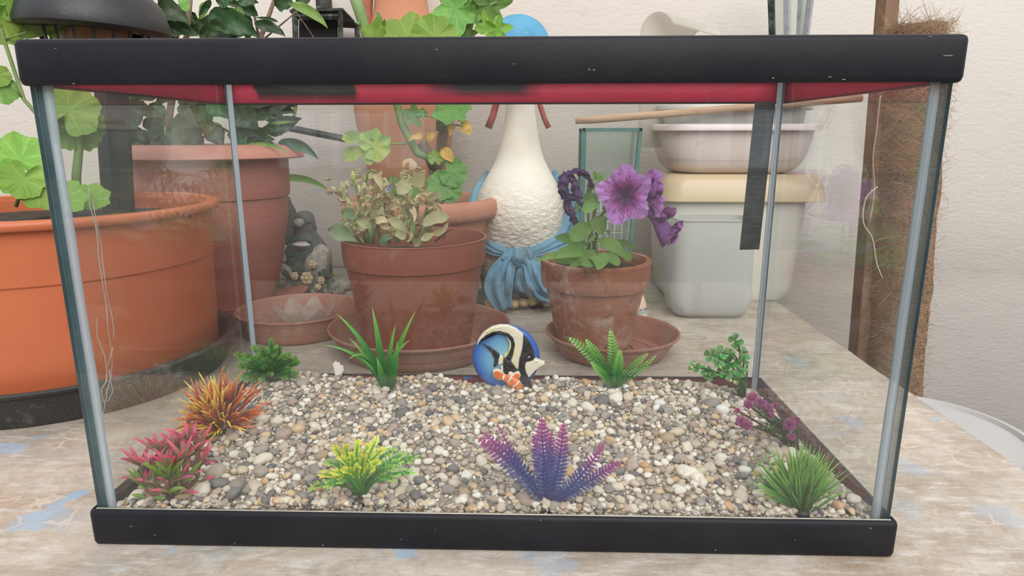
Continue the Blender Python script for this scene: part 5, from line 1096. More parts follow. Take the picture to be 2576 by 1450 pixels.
for pts in ST:
    for k in range(random.randint(8, 13)):
        p = pts[random.randint(2, 7)]+Vector((U(-.004, .004), U(-.006, .004), U(-.004, .004))); L1 = U(.007, .016); d = Vector((U(-1, 1), U(-.7, .3), U(-.7, .9))).normalized()
        mb = MB(); leaf(mb, p, p+d*L1, L1*U(.3, .62), bend=Vector((U(-.4, .4), U(-.3, .1), U(.1, .6)))*L1, prof=random.choice(('lance', 'oval', 'obov')), cup=U(.6, 1.8), ruf=U(.3, .9), twist=U(-2.5, 2.5), n=7)
        mb.build('leaf', random.choice((dry, dry, dry, tan, tan, tan, pale, pale)), t)
for (m_, a, b_, w, bd, pf) in ((grn, (905, 612), (825, 575), 42, (0, 10), 'obov'), (pale, (1062, 568), (1132, 550), 34, (0, 14), 'oval'), (pale, (1030, 590), (975, 552), 26, (0, 12), 'obov'), (dry, (1045, 470), (1072, 430), 36, (-8, 8), 'heart'), (dry, (940, 440), (962, 480), 22, (8, 10), 'lance'), (pale, (1030, 460), (1000, 490), 34, (0, 6), 'oval'), (tan, (1040, 520), (1042, 560), 12, (3, 0), 'lance'), (dry, (1078, 500), (1112, 492), 22, (0, 10), 'lance'),
        (grn, (960, 620), (985, 600), 26, (0, 12), 'oval'), (pale, (930, 575), (895, 555), 24, (0, 8), 'lance'), (pale, (1020, 600), (990, 590), 24, (0, 10), 'oval'), (dry, (1090, 590), (1128, 560), 20, (4, -8), 'lance'), (pale, (1060, 600), (1095, 585), 24, (0, -10), 'lance'), (dry, (945, 560), (978, 562), 24, (0, 10), 'lance'), (tan, (955, 560), (985, 570), 18, (0, -6), 'oval'), (grn, (1005, 500), (985, 440), 10, (-6, 0), 'lance'), (pale, (1040, 612), (1060, 600), 22, (0, -4), 'oval'), (grn, (895, 545), (862, 530), 28, (0, -6), 'oval')):
    bleaf(t, m_, a, b_, .352, w, bd, pf, Y2=.34, ruf=.25, cup=.5)
mb = MB(); c = at(888, 444, .385); mb.ico(c, .0042, 2, (.7, .7, 1.5)); mb.build('bud', PM('yellow_bud', (.62, .58, .24), (.4, .42, .16), 90, .7), t)
mb = MB(); c = at(982, 472, .375)
for k in range(5): leaf(mb, c, c+Vector((U(-1, 1), -.6, U(-.8, .8)))*.007, .006, prof='oval', n=4, cup=.8)
mb.build('faded_bloom', PM('faded_violet', (.45, .40, .56), (.7, .66, .66), 200, .7, trans=.2), t)
stems(t, PM('dead_twig', (.10, .08, .06), rough=.9), [([(1095, 608, .37), (1122, 585, .365), (1140, 575, .36)], (4, 4, 2)), ([(1118, 590, .365), (1108, 575, .365)], (3, 2)), ([(1122, 590, .37), (1115, 602, .37)], (3, 3))], 'twig')

# petunia
pt = thing('petunia', (P2[0]-.004, .40, .10), 'petunia with a large purple veined flower and wilted dark blooms in the small clay pot', 'flower')
pgrn = PM('petunia_leaf', (.16, .31, .07), (.22, .38, .10), 30, .6, .4, 260, trans=.28, vein=.35, rnd=.3, bdist=.001)
stems(pt, stem_g, [([(1478, 650, .401), (1482, 610, .40), (1492, 560, .395), (1500, 500, .39), (1498, 460, .39)], (10, 10, 9, 9, 7)), ([(1492, 640, .41), (1500, 590, .405), (1510, 545, .40), (1530, 520, .395), (1550, 500, .39)], (10, 9, 8, 6, 5)), ([(1485, 610, .40), (1480, 560, .40), (1478, 520, .40), (1465, 500, .40)], (8, 7, 7, 5)), ([(1500, 640, .39), (1490, 600, .385), (1485, 570, .38)], (9, 8, 6)), ([(1512, 545, .40), (1540, 555, .40), (1580, 540, .41), (1600, 520, .42)], (6, 5, 5, 4))])
for (a, b_, w, bd, pf, Y, Y2) in (((1478, 638), (1392, 650), 42, (0, 22), 'lance', .37, .335), ((1475, 618), (1395, 598), 34, (0, 12), 'lance', .42, .43), ((1495, 605), (1550, 640), 46, (12, 18), 'obov', .375, .345), ((1490, 575), (1438, 608), 44, (-14, 16), 'oval', .375, .35), ((1500, 545), (1516, 592), 46, (0, 0), 'heart', .375, .37), ((1508, 510), (1470, 538), 28, (-12, 10), 'oval', .375, .365), ((1498, 500), (1470, 510), 26, (-4, 14), 'oval', .40, .40), ((1530, 618), (1604, 628), 24, (4, 18), 'lance', .42, .42), ((1505, 640), (1462, 668), 44, (0, 6), 'oval', .335, .325), ((1500, 640), (1502, 680), 50, (12, 4), 'heart', .335, .322),
        ((1520, 642), (1556, 670), 26, (8, 6), 'oval', .345, .335), ((1550, 632), (1586, 658), 24, (10, 6), 'oval', .38, .38), ((1470, 640), (1345, 658), 22, (0, 14), 'lance', .35, .33), ((1465, 655), (1435, 672), 24, (0, 6), 'oval', .36, .35), ((1520, 640), (1560, 650), 34, (0, -8), 'oval', .40, .40), ((1455, 640), (1400, 655), 26, (0, -6), 'oval', .40, .39), ((1485, 470), (1478, 490), 14, (0, 0), 'oval', .385, .385), ((1505, 470), (1518, 440), 12, (0, 0), 'oval', .385, .385), ((1510, 480), (1520, 455), 16, (4, 0), 'oval', .39, .39), ((1492, 478), (1475, 468), 14, (0, 4), 'lance', .385, .38), ((1500, 455), (1494, 430), 10, (0, 0), 'oval', .385, .385), ((1505, 455), (1508, 432), 10, (0, 0), 'oval', .388, .388), ((1515, 525), (1540, 535), 18, (0, 6), 'oval', .39, .39), ((1460, 515), (1445, 535), 14, (0, 6), 'oval', .40, .40), ((1525, 580), (1535, 588), 8, (0, 0), 'oval', .38, .38), ((1480, 610), (1500, 590), 12, (0, 0), 'lance', .37, .37)):
    bleaf(pt, pgrn, a, b_, Y, w, bd, pf, Y2=Y2, ruf=.08, cup=.25, n=10)
def petunia_mat(name, bright):
    m_, nt, out = newmat(name); b = nd(nt, 'ShaderNodeBsdfPrincipled'); r = attr(nt, 't'); a = attr(nt, 'ang')
    co = nd(nt, 'ShaderNodeCombineXYZ'); nt.links.new(mth(nt, 'MULTIPLY', a, 44), co.inputs[0]); nt.links.new(mth(nt, 'MULTIPLY', r, 2.2), co.inputs[1])
    n = noise_tex(nt, co.outputs[0], 1.0, 3, .55, .9); nb = noise_tex(nt, co.outputs[0], .25, 2)
    inv = mth(nt, 'SUBTRACT', 1., r)
    vein = ramp(nt, mth(nt, 'SUBTRACT', mth(nt, 'ABSOLUTE', mth(nt, 'SUBTRACT', n.outputs[0], .5)), mth(nt, 'MULTIPLY', mth(nt, 'MULTIPLY', inv, inv), .13)), [(.0, 1.), (.022, 0.)])
    edge = mth(nt, 'ADD', r, mth(nt, 'MULTIPLY_ADD', nb.outputs[0], .25, -.125))
    star = mth(nt, 'MULTIPLY', mth(nt, 'ADD', mth(nt, 'COSINE', mth(nt, 'MULTIPLY', a, 31.416)), 0), -.09)
    e2 = mth(nt, 'ADD', edge, star)
    base = ramp(nt, e2, [(.10, (.018, .006, .024)), (.26, (.035, .006, .045)), (.42, (.40, .03, .28)), (.66, (.58*bright, .19*bright, .60*bright)), (.95, (.60*bright, .28*bright, .72*bright))])
    c = mixc(nt, mth(nt, 'MULTIPLY', vein, ramp(nt, r, [(.3, 1.), (.9, .8), (1., .1)])), base, (.10, .008, .12))
    nt.links.new(c, b.inputs['Base Color']); b.inputs['Roughness'].default_value = .6; tr = nd(nt, 'ShaderNodeBsdfTranslucent'); nt.links.new(c, tr.inputs[0])
    mx = nd(nt, 'ShaderNodeMixShader'); mx.inputs[0].default_value = .25; nt.links.new(b.outputs[0], mx.inputs[1]); nt.links.new(tr.outputs[0], mx.inputs[2]); nt.links.new(mx.outputs[0], out.inputs[0]); return m_
pmat = petunia_mat('purple_veined_petal', 1.0); pdark = PM('wilted_violet', (.045, .015, .07), (.10, .04, .15), 70, .7, .6, 200, c3=(.16, .07, .24), ns3=120, bdist=.001)
c = at(1572, 492, .365); kp = mpp(.365); n = (facing(c)+CR*(-.05)+CU*.0).normalized()
mb = MB(); fan(mb, c, n, CU*.95-CR*.1, 72*kp, lobes=5, depth=.20, sinus=0, cup=.05, ruf=.07, seg=180, rings=16, funnel=.28, ph=0, frill=.035); fl = mb.build('flower_head', pmat, pt)
mb = MB(); mb.ico(c-n*16*kp, 5*kp, 2); mb.build('flower_throat', PM('dark_throat', (.02, .02, .02), rough=.7), pt)
mb = MB(); mb.tube([c-n*.018, c-n*.034+Vector((-.004, 0, -.006)), at(1540, 530, .40)], [.006, .003, .0015], 10); mb.build('flower_tube', PM('pale_tube', (.30, .20, .34), rough=.7), pt)
# second flower seen from the side, third hanging at the right
c2_ = at(1640, 492, .385); mb = MB(); n2_ = (CR*.93-CF*.30+CU*.12).normalized(); fan(mb, c2_, n2_, CU, 66*kp, lobes=5, depth=.25, sinus=0, cup=.30, ruf=.14, seg=120, rings=12, funnel=.35, frill=.05); mb.build('side_flower', petunia_mat('magenta_veined_petal', .9), pt)
c3_ = at(1668, 556, .375); mb = MB(); n3_ = (CR*.75-CU*.55-CF*.05).normalized(); 
mb.tube([at(1595, 515, .40), at(1630, 528, .39), at(1655, 553, .38), at(1672, 585, .375), at(1688, 600, .372)], [.002, .006, .0085, .0125, .0175], 22, caps=False, flat=.75, t0=.45, t1=1)
for i, p in enumerate(mb.v): p += Vector((0, 0, .0025*noise.noise(p*160)))+CR*.0025*noise.noise(p*140+Vector((5, 0, 0)))
n3a = (CR*.72-CU*.45-CF*.35).normalized(); fan(mb, at(1688, 582, .372), n3a, CU, 34*kp, lobes=4, depth=.2, sinus=0, cup=.25, ruf=.15, seg=80, rings=8, funnel=.5, frill=.06); mb.a = mb.a+[0]*(len(mb.v)-len(mb.a)); tf = mb.build('hanging_flower', PM('dusky_purple_petal', (.20, .06, .25), (.30, .11, .36), 60, .7, .5, 140, trans=.2, c3=(.10, .02, .13), ns3=220), pt)
for (a, b_, w, bd) in (((1665, 550), (1692, 520), 30, (12, 4)), ((1655, 560), (1672, 535), 22, (0, 0)), ((1690, 585), (1712, 560), 24, (6, 0)), ((1640, 470), (1640, 425), 22, (-6, 0)), ((1650, 500), (1655, 455), 26, (6, 0)), ((1690, 600), (1700, 610), 26, (0, 0))): bleaf(pt, petunia_mat('petal_tip', 1.0) if a[0] == 1665 else bpy.data.materials['petal_tip'], a, b_, .37, w, bd, 'oval', name='petal', ruf=.7, cup=.15, n=12)
# wilted blooms
for pth, ws in (([(1492, 468), (1475, 442), (1455, 432), (1432, 438), (1418, 455), (1416, 480), (1425, 500)], (10, 14, 14, 20, 30, 28, 14)), ([(1432, 440), (1446, 465), (1452, 485), (1462, 490)], (14, 20, 26, 14)), ([(1465, 518), (1448, 500), (1434, 498), (1426, 512), (1432, 530), (1444, 548), (1450, 570)], (8, 12, 16, 18, 22, 18, 8))):
    mb = MB(); mb.tube(smooth([at(u, v, .375) for u, v in pth], 6), [w*kp*.62*(1+.25*noise.noise(Vector((i_*.5, w, 0)))) for i_, w in enumerate(smoothr(ws, 6))], 30, flat=.6)
    mb2 = MB(); n_ = 18; 
    for i, p in enumerate(mb.v): p += Vector((noise.noise(p*260), noise.noise(p*230), noise.noise(p*250+Vector((4, 0, 0)))))*.0045+Vector((noise.noise(p*620), noise.noise(p*590), noise.noise(p*640)))*.0016
    mb.build('wilted_bloom', pdark, pt)

# ================================================================ PLASTIC PLANTS IN THE TANK
ZG = .025
def base_at(u, v): p = on(u, v, ZG); p.y = min(max(p.y, GY0+GT+.006), GY1-GT-.006); p.z = GH(p.x, p.y); return p
def toward(u, v, Y): return at(u, v, Y)
black_base = PM('black_plant_foot', (.012, .013, .012), (.03, .03, .03), 90, .6)
def foot(t, p, r=.008):
    r *= .55; mb = MB(); mb.lathe([(.001, .0010), (r*.6, .0006), (r, -.001), (r, -.005), (.001, -.005)], p, 20, cap1=False, wob=.3); mb.build('foot', black_base, t)
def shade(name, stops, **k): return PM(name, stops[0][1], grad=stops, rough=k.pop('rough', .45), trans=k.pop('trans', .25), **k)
# 1 boxwood-like
random.seed(5)
p = base_at(688, 970); t = thing('plastic_plant', p, 'dark green small-leaved bushy plastic plant at the back left corner of the tank', 'plastic plant'); foot(t, p)
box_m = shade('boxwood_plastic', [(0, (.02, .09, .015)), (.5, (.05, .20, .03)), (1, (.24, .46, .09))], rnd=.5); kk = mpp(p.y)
def sprig(mb, pts, ll, lw, m, prof='obov', sp=1.0, t0=0, t1=1, stemr=.0005, up=.3, cup=.2, tipleaf=True, start=.2, ang=.85):
    """stem with leaflets in pairs"""
    mb.tube(pts, [stemr]*len(pts), 5, t0=0, t1=.3); n = len(pts)-1; roll = U(0, 3)
    for k in range(m):
        q = start+(1-start)*k/max(1, m-1); x = q*n; i = min(n-1, int(x)); c = pts[i].lerp(pts[i+1], x-i); d = (pts[i+1]-pts[i]).normalized()
        a = d.cross(facing(c)).normalized(); a = Matrix.Rotation(U(-.4, .4)*sp, 3, d) @ a
        for s in (-1, 1):
            e = (a*s*ang+d*(1-ang*.4)+Vector((0, 0, up*U(0, 1)))).normalized(); L1 = ll*(1-.35*q)*U(.85, 1.15); tt = min(1, q*U(.7, 1.2))
            leaf(mb, c, c+e*L1, lw*U(.85, 1.15), bend=Vector((0, 0, L1*.15)), prof=prof, n=4, cup=cup, t0=tt*.7*t1, t1=tt*t1, face=facing(c)+Vector((U(-.5, .5), 0, U(-.2, .6))))
    if tipleaf: leaf(mb, pts[-1], pts[-1]+(pts[-1]-pts[-2]).normalized()*ll*.8, lw, prof=prof, n=4, t0=.8*t1, t1=t1)
TIPS = [(600, 895), (622, 900), (640, 880), (682, 862), (660, 880), (705, 880), (720, 895), (742, 905), (748, 915), (610, 925), (632, 925), (650, 905), (690, 900), (730, 930), (745, 945), (625, 955), (645, 945), (665, 925), (700, 925), (715, 950), (680, 945), (648, 965), (735, 960), (660, 955), (700, 965), (670, 890), (695, 880), (655, 895), (715, 915), (640, 935)]
TIPS += [(U(605, 740), U(890, 960)) for _ in range(16)]
for i, (u, v) in enumerate(TIPS):
    Y = p.y+U(-.028, .022) if v > 890 else p.y+U(-.01, .01); Y = min(Y, GY1-GT-.012); tip = toward(u, v, Y); tip.z = max(tip.z, ZG+.003); s0 = p+Vector((U(-.003, .003), U(-.003, .003), .001))
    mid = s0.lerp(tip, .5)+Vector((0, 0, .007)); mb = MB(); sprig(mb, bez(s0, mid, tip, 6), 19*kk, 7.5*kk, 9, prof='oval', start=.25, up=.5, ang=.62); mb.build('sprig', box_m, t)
# 2 orange spiky
p = base_at(560, 1090); t = thing('plastic_plant', p, 'spiky round orange and yellow plastic plant near the left pane of the tank', 'plastic plant'); foot(t, p); kk = mpp(p.y)
om = shade('orange_spikes', [(0, (.25, .03, .012)), (.4, (.55, .08, .018)), (.7, (.80, .20, .04)), (1, (.90, .42, .10))], rnd=.3, trans=.15); ym = shade('yellow_spikes', [(0, (.36, .07, .012)), (.3, (.70, .32, .03)), (.6, (.90, .62, .06)), (1, (.94, .76, .16))], rnd=.2, trans=.15)
for i in range(300):
    yel_ = R_() < .40; th = U(0, 2*math.pi); ph = U(.05, 1.5); 
    if yel_: th = U(2.4, 5.6)
    d = Vector((math.cos(th)*math.sin(ph), math.sin(th)*math.sin(ph), math.cos(ph)*1.05)); s0 = p+Vector((d.x, d.y, .5+d.z*.8))*.018*U(.2, 1.3)
    Lb = U(.015, .028)*(1.0 if d.z > .3 else .85); e = s0+(d+Vector((U(-.3, .3), U(-.3, .3), U(-.2, .3)))).normalized()*Lb
    e.z = max(e.z, ZG+.002); e.x = max(e.x, -GX+GT+.003); mb = MB(); mb.tube(bez(s0, s0.lerp(e, .55)+Vector((U(-1, 1)*.003, U(-1, 1)*.003, .005*U(-.4, 1.4))), e, 4), [.0006, .0008, .0008, .0006, .00012], 5); mb.build('blade', ym if yel_ else om, t)
for u in (585, 535): 
    mb = MB(); mb.tube([p, toward(u, 1060, p.y-.008)], .0008, 5); mb.build('stem', om, t)
# 3 pink and olive
p = base_at(432, 1248); t = thing('plastic_plant', p, 'pink-tipped olive plastic plant with brown stems in the front left corner', 'plastic plant'); foot(t, p, .010); kk = mpp(p.y)
pk = shade('pink_tipped_leaf', [(0, (.10, .12, .03)), (.35, (.22, .13, .06)), (.6, (.55, .07, .14)), (1, (.82, .12, .25))], rnd=.25, trans=.15); gl = shade('olive_leaf', [(0, (.08, .16, .03)), (1, (.26, .40, .08))], rnd=.3)
brs = PM('brown_stem', (.17, .075, .05), (.12, .09, .04), 60, .5)
HD = [(352, 1160, .0), (400, 1130, .004), (440, 1120, .0), (462, 1150, -.006), (385, 1175, -.008), (430, 1170, -.01), (495, 1125, .006), (475, 1105, .01), (420, 1195, -.012), (500, 1170, .004), (365, 1215, -.006), (450, 1200, -.008)]
for i, (u, v, dy) in enumerate(HD):
    hd = toward(u, v+12, p.y+dy); s0 = p+Vector((U(-.002, .002), 0, 0)); mb = MB(); mb.tube(bez(s0, Vector((hd.x, hd.y, s0.z+(hd.z-s0.z)*.35)), hd, 7), [.0017, .0016, .0015, .0014, .0013, .0012, .0011, .001], 7); mb.build('stem', brs, t)
    for lv, (dz_, cnt, Lx) in enumerate(((0, 6, .018), (-.009, 2, .013))):
        for k in range(cnt):
            th = 2*math.pi*k/cnt+U(-.3, .3); e_ = U(.5, 1.6) if lv == 0 else U(-.1, .4); d = Vector((math.cos(th), math.sin(th)*.7, e_)).normalized(); c = hd+Vector((0, 0, dz_)); L1 = Lx*U(.75, 1.2)
            mb = MB(); leaf(mb, c, c+d*L1, .0031*U(.8, 1.15), bend=Vector((0, 0, L1*.12)), prof='lance', n=6, cup=.5, face=facing(c)+Vector((0, 0, .5))); mb.build('leaf', pk if (v < 1180 or R_() < .3) else gl, t)
for (a, b_) in (((395, 1235), (325, 1195)), ((380, 1225), (345, 1228)), ((470, 1215), (510, 1160)), ((445, 1222), (490, 1205)), ((410, 1215), (380, 1190))):
    mb = MB(); A_ = toward(*a, p.y-.004); B_ = toward(*b_, p.y-.008); leaf(mb, A_, B_, .0036, bend=Vector((0, 0, .003)), prof='lance', n=6, cup=.4); mb.build('leaf', pk if a[0] == 395 else gl, t)
# 4 long-bladed green
p = base_at(975, 978); t = thing('plastic_plant', p, 'tall green plastic plant with long arching grass-like blades at the back pane', 'plastic plant'); foot(t, p, .007); kk = mpp(p.y)
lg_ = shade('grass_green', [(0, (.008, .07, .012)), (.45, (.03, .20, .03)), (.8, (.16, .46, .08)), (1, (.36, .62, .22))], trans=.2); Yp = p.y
for (a, tip, bd, w, dy) in (((972, 975), (845, 788), (22, 26), 24, -.004), ((968, 975), (936, 772), (6, 0), 30, .0), ((978, 975), (1046, 782), (-28, -10), 26, .0), ((974, 975), (996, 815), (-12, 0), 22, .004), ((966, 976), (814, 868), (36, 46), 18, -.010), ((976, 976), (1031, 856), (-34, 26), 24, -.008), ((965, 976), (876, 905), (10, 90), 16, -.014), ((968, 976), (878, 850), (22, 4), 24, .002), ((980, 976), (1000, 860), (6, 0), 30, -.004), ((970, 976), (948, 900), (0, 0), 30, -.01), ((962, 976), (905, 900), (20, 10), 14, -.004)):
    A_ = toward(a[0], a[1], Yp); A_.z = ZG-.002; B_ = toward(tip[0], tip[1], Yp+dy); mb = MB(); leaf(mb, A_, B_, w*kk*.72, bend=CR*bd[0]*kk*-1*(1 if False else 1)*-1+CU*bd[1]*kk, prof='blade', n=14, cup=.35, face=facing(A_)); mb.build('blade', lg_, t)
# 5 yellow-green sprays
p = base_at(905, 1252); t = thing('plastic_plant', p, 'yellow and green feathery plastic plant at the front left of the middle', 'plastic plant'); foot(t, p, .012); kk = mpp(p.y)
yg = shade('yellow_green_plastic', [(0, (.03, .18, .02)), (.25, (.14, .42, .03)), (.5, (.60, .70, .05)), (1, (.86, .82, .10))], rnd=.3, trans=.2); gg = shade('green_plastic', [(0, (.02, .14, .02)), (.4, (.08, .36, .05)), (1, (.40, .66, .10))], rnd=.3, trans=.2)
for i, (u, v, dy) in enumerate([(845, 1130, 0), (870, 1125, -.01), (900, 1118, 0), (925, 1125, .008), (945, 1112, .012), (960, 1135, .006), (885, 1145, -.014), (915, 1150, -.016), (860, 1155, -.012), (830, 1165, -.006), (815, 1195, -.008), (790, 1225, -.006), (828, 1220, -.014), (985, 1135, .01), (1010, 1145, .008), (1040, 1150, .008), (1000, 1165, .004), (1030, 1190, .0), (985, 1180, -.006), (950, 1165, -.012), (935, 1180, -.016), (870, 1185, -.016), (900, 1175, -.018), (845, 1190, -.012), (985, 1205, -.004), (1025, 1160, .01), (860, 1210, -.012)]):
    tip = toward(u, v, max(GY0+GT+.004, p.y+dy)); s0 = p+Vector((U(-.004, .004), 0, 0)); mid = s0.lerp(tip, .45)+Vector((0, 0, .012)); mb = MB()
    sprig(mb, bez(s0, mid, tip, 6), 24*kk, 6*kk, 9, prof='obov', start=.4, up=.3, stemr=.0008, ang=.65); mb.build('sprig', yg if 5 > -1 and (u < 970 and v < 1200 and i not in (9,)) else gg, t)
# 6 purple and blue fern, 7 green fern
def fern(t, mat, base, tips, llen, lw, kk, n=18, stem_r=.0009, name='frond', bendk=1.0, lp='lance'):
    for (u, v, dy, bx_, bz_, sc) in tips:
        tip = toward(u, v, max(GY0+GT+.003, base.y+dy)); s0 = base+Vector((U(-.002, .002), 0, -.001)); mid = s0.lerp(tip, .5)+CR*bx_*kk+CU*bz_*kk; pts = bez(s0, mid, tip, 16)
        mb = MB(); mb.tube(pts, [stem_r*(1-.75*i/16) for i in range(17)], 6)
        for k in range(n):
            q = .08+.86*k/(n-1); x = q*16; i = min(15, int(x)); c = pts[i].lerp(pts[i+1], x-i); d = (pts[i+1]-pts[i]).normalized(); a = d.cross(facing(c)).normalized(); L1 = llen*sc*math.sin(math.pi*min(1, q*.82+.16))**.8
            for s in (-1, 1):
                e = (a*s*.86+d*.45+Vector((0, -.1, U(-.05, .05)))).normalized(); leaf(mb, c, c+e*L1, lw*sc, prof=lp, n=3, cup=.3, t0=q*.95, t1=min(1, q+.08), face=facing(c))
        mb.build(name, mat, t)
p = base_at(1375, 1288); t = thing('plastic_plant', p, 'purple and blue fern-shaped plastic plant at the front pane of the tank', 'plastic plant'); foot(t, p, .011); kk = mpp(p.y)
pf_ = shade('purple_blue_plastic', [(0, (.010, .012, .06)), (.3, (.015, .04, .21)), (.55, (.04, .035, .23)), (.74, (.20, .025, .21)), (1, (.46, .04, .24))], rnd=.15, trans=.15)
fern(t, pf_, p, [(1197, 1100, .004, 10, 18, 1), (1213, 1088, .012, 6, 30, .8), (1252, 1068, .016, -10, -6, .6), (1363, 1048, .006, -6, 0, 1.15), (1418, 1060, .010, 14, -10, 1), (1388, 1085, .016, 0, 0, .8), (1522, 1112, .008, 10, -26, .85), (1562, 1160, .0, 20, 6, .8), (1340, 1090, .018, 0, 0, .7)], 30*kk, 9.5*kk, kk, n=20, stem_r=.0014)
p = base_at(1545, 972); t = thing('plastic_plant', p, 'bright green fern-shaped plastic plant at the back pane in front of the clay pot', 'plastic plant'); foot(t, p, .006); kk = mpp(p.y)
gf_ = shade('fern_green_plastic', [(0, (.015, .10, .015)), (.4, (.04, .22, .03)), (.8, (.22, .52, .10)), (1, (.40, .66, .22))], rnd=.15, trans=.15)
fern(t, gf_, p, [(1427, 848, -.006, 18, 22, 1), (1472, 852, .004, 0, 12, .9), (1535, 828, .002, 10, 0, 1), (1632, 888, -.006, -8, 6, .7), (1652, 893, -.002, 6, -6, .6), (1486, 910, -.012, 0, 0, .7), (1560, 880, -.012, 0, 0, .9)], 20*kk, 8*kk, kk, n=17, stem_r=.0008)
# 8 round-leaved
p = base_at(1868, 975); t = thing('plastic_plant', p, 'round-leaved green plastic plant at the back right corner of the tank', 'plastic plant'); foot(t, p, .011); kk = mpp(p.y)
cm = shade('clover_plastic', [(0, (.03, .16, .03)), (1, (.15, .38, .08))], rnd=.9, trans=.2, rough=.35); cs = PM('clover_stem', (.04, .18, .04), rough=.4)
for (u, v, dy, R) in ((1748, 925, -.012, 20), (1790, 895, -.012, 22), (1815, 888, -.014, 22), (1805, 912, -.018, 20), (1785, 945, -.012, 20), (1850, 858, -.002, 22), (1868, 885, .0, 16), (1835, 915, -.008, 22), (1870, 905, -.006, 20), (1845, 950, -.016, 22), (1820, 935, -.014, 18), (1775, 935, -.01, 18), (1862, 935, -.014, 20), (1838, 890, -.004, 14)):
    hd = toward(u, v, p.y+dy); s0 = p+Vector((U(-.004, .004), 0, 0)); mb = MB(); mb.tube(bez(s0, Vector(((hd.x+s0.x)/2+.004, hd.y, hd.z)), hd, 6), .0008, 6); mb.build('stem', cs, t)
    nn = (facing(hd)+Vector((U(-.6, .6), U(-.3, .1), U(.0, .9)))).normalized(); e1 = nn.cross(Vector((0, 0, 1))).normalized(); e2 = nn.cross(e1); r0 = U(0, 2)
    for k in range(4):
        a = r0+k*math.pi/2+U(-.2, .2); d = e1*math.cos(a)+e2*math.sin(a)+nn*.15; mb = MB(); leaf(mb, hd, hd+d.normalized()*R*kk*U(.85, 1.05), R*kk*.78, bend=nn*R*kk*.12, prof='obov', n=7, cup=.25, face=nn); mb.build('leaf', cm, t)
mb = MB()
for (u, v) in ((1745, 915), (1736, 935), (1740, 925), (1838, 958), (1848, 962)): mb.ico(toward(u, v, p.y-.018 if u < 1800 else p.y-.024), .0016, 1)
mb.build('yellow_bead', PM('cream_bead', (.62, .48, .26), rough=.5), t)
# 9 magenta flowers
p = base_at(2000, 1115); t = thing('plastic_plant', p, 'plastic plant with magenta flower heads leaning from the right pane of the tank', 'plastic plant'); foot(t, p, .012); kk = mpp(p.y)
mg = shade('magenta_bloom', [(0, (.12, .015, .07)), (.6, (.34, .045, .19)), (1, (.50, .18, .34))], rnd=.4, trans=.25); gd_ = shade('dull_green_plastic', [(0, (.015, .06, .02)), (1, (.08, .22, .06))], rnd=.4); st_ = PM('dark_brown_stem', (.055, .03, .03), rough=.6)
for (u, v, dy, R) in ((1893, 1002, .004, 17), (1912, 1018, -.002, 18), (1930, 1030, -.006, 17), (1882, 1020, -.004, 14), (1865, 1065, -.008, 19), (1880, 1072, -.012, 15), (1855, 1035, -.004, 9), (1985, 1072, -.008, 19), (2003, 1060, .002, 13), (1948, 1022, .006, 10), (1990, 1100, -.012, 11), (1940, 1050, -.008, 9)):
    Yx = p.y+dy; hd = toward(u, v, Yx); hd.x = min(hd.x, GX-GT-.008); s0 = p+Vector((U(-.004, .004), U(-.003, .003), 0)); mb = MB(); mb.tube(bez(s0, s0.lerp(hd, .5)+Vector((0, 0, .005)), hd, 6), .0009, 5); mb.build('stem', st_, t)
    mb = MB()
    for lay in range(3): nn = (facing(hd)+Vector((U(-.4, .4), 0, U(.2, .8)))).normalized(); fan(mb, hd+nn*lay*.0012, nn, CU, R*kk*(1-.22*lay), lobes=6, depth=.2, sinus=0, cup=.35+.25*lay, ruf=.12, seg=36, rings=4)
    mb.build('flower_head', mg, t)
for k in range(34):
    u, v = 1900+105*R_(), 0; v = 1035+(u-1900)*.55+U(-18, 38); tip = toward(u, v, p.y+U(-.012, .008)); tip.x = min(tip.x, GX-GT-.006); tip.z = max(tip.z, ZG+.004); s0 = p+Vector((0, 0, .004)); pts = bez(s0, s0.lerp(tip, .6)+Vector((0, 0, .006)), tip, 5); mb = MB(); sprig(mb, pts, 10*kk, 4*kk, 5, prof='lance', start=.45, up=.2); mb.build('sprig', gd_, t)
# 10 green tuft
p = base_at(2018, 1292); t = thing('plastic_plant', p, 'dense green spiky plastic grass tuft in the front right corner of the tank', 'plastic plant'); foot(t, p, .012); kk = mpp(p.y)
tm = shade('tuft_green', [(0, (.02, .09, .015)), (.5, (.06, .24, .03)), (1, (.30, .56, .10))], rnd=.5, trans=.2)
for i in range(295):
    th = U(0, 2*math.pi); ph = abs(random.gauss(0, .5)); ph = min(ph, 1.2); d = Vector((math.cos(th)*math.sin(ph), math.sin(th)*math.sin(ph), math.cos(ph))); s0 = p+Vector((d.x, d.y, .1))*.010*R_(); e = s0+d*U(.024, .043)
    e.y = max(e.y, GY0+GT+.0015); e.z = max(e.z, ZG); mb = MB(); leaf(mb, s0, e, .0017, bend=Vector((U(-.003, .003), 0, U(.001, .004))), prof='blade', n=4, cup=.3, face=facing(s0)+Vector((U(-1, 1), 0, 0))); mb.build('blade', tm, t)

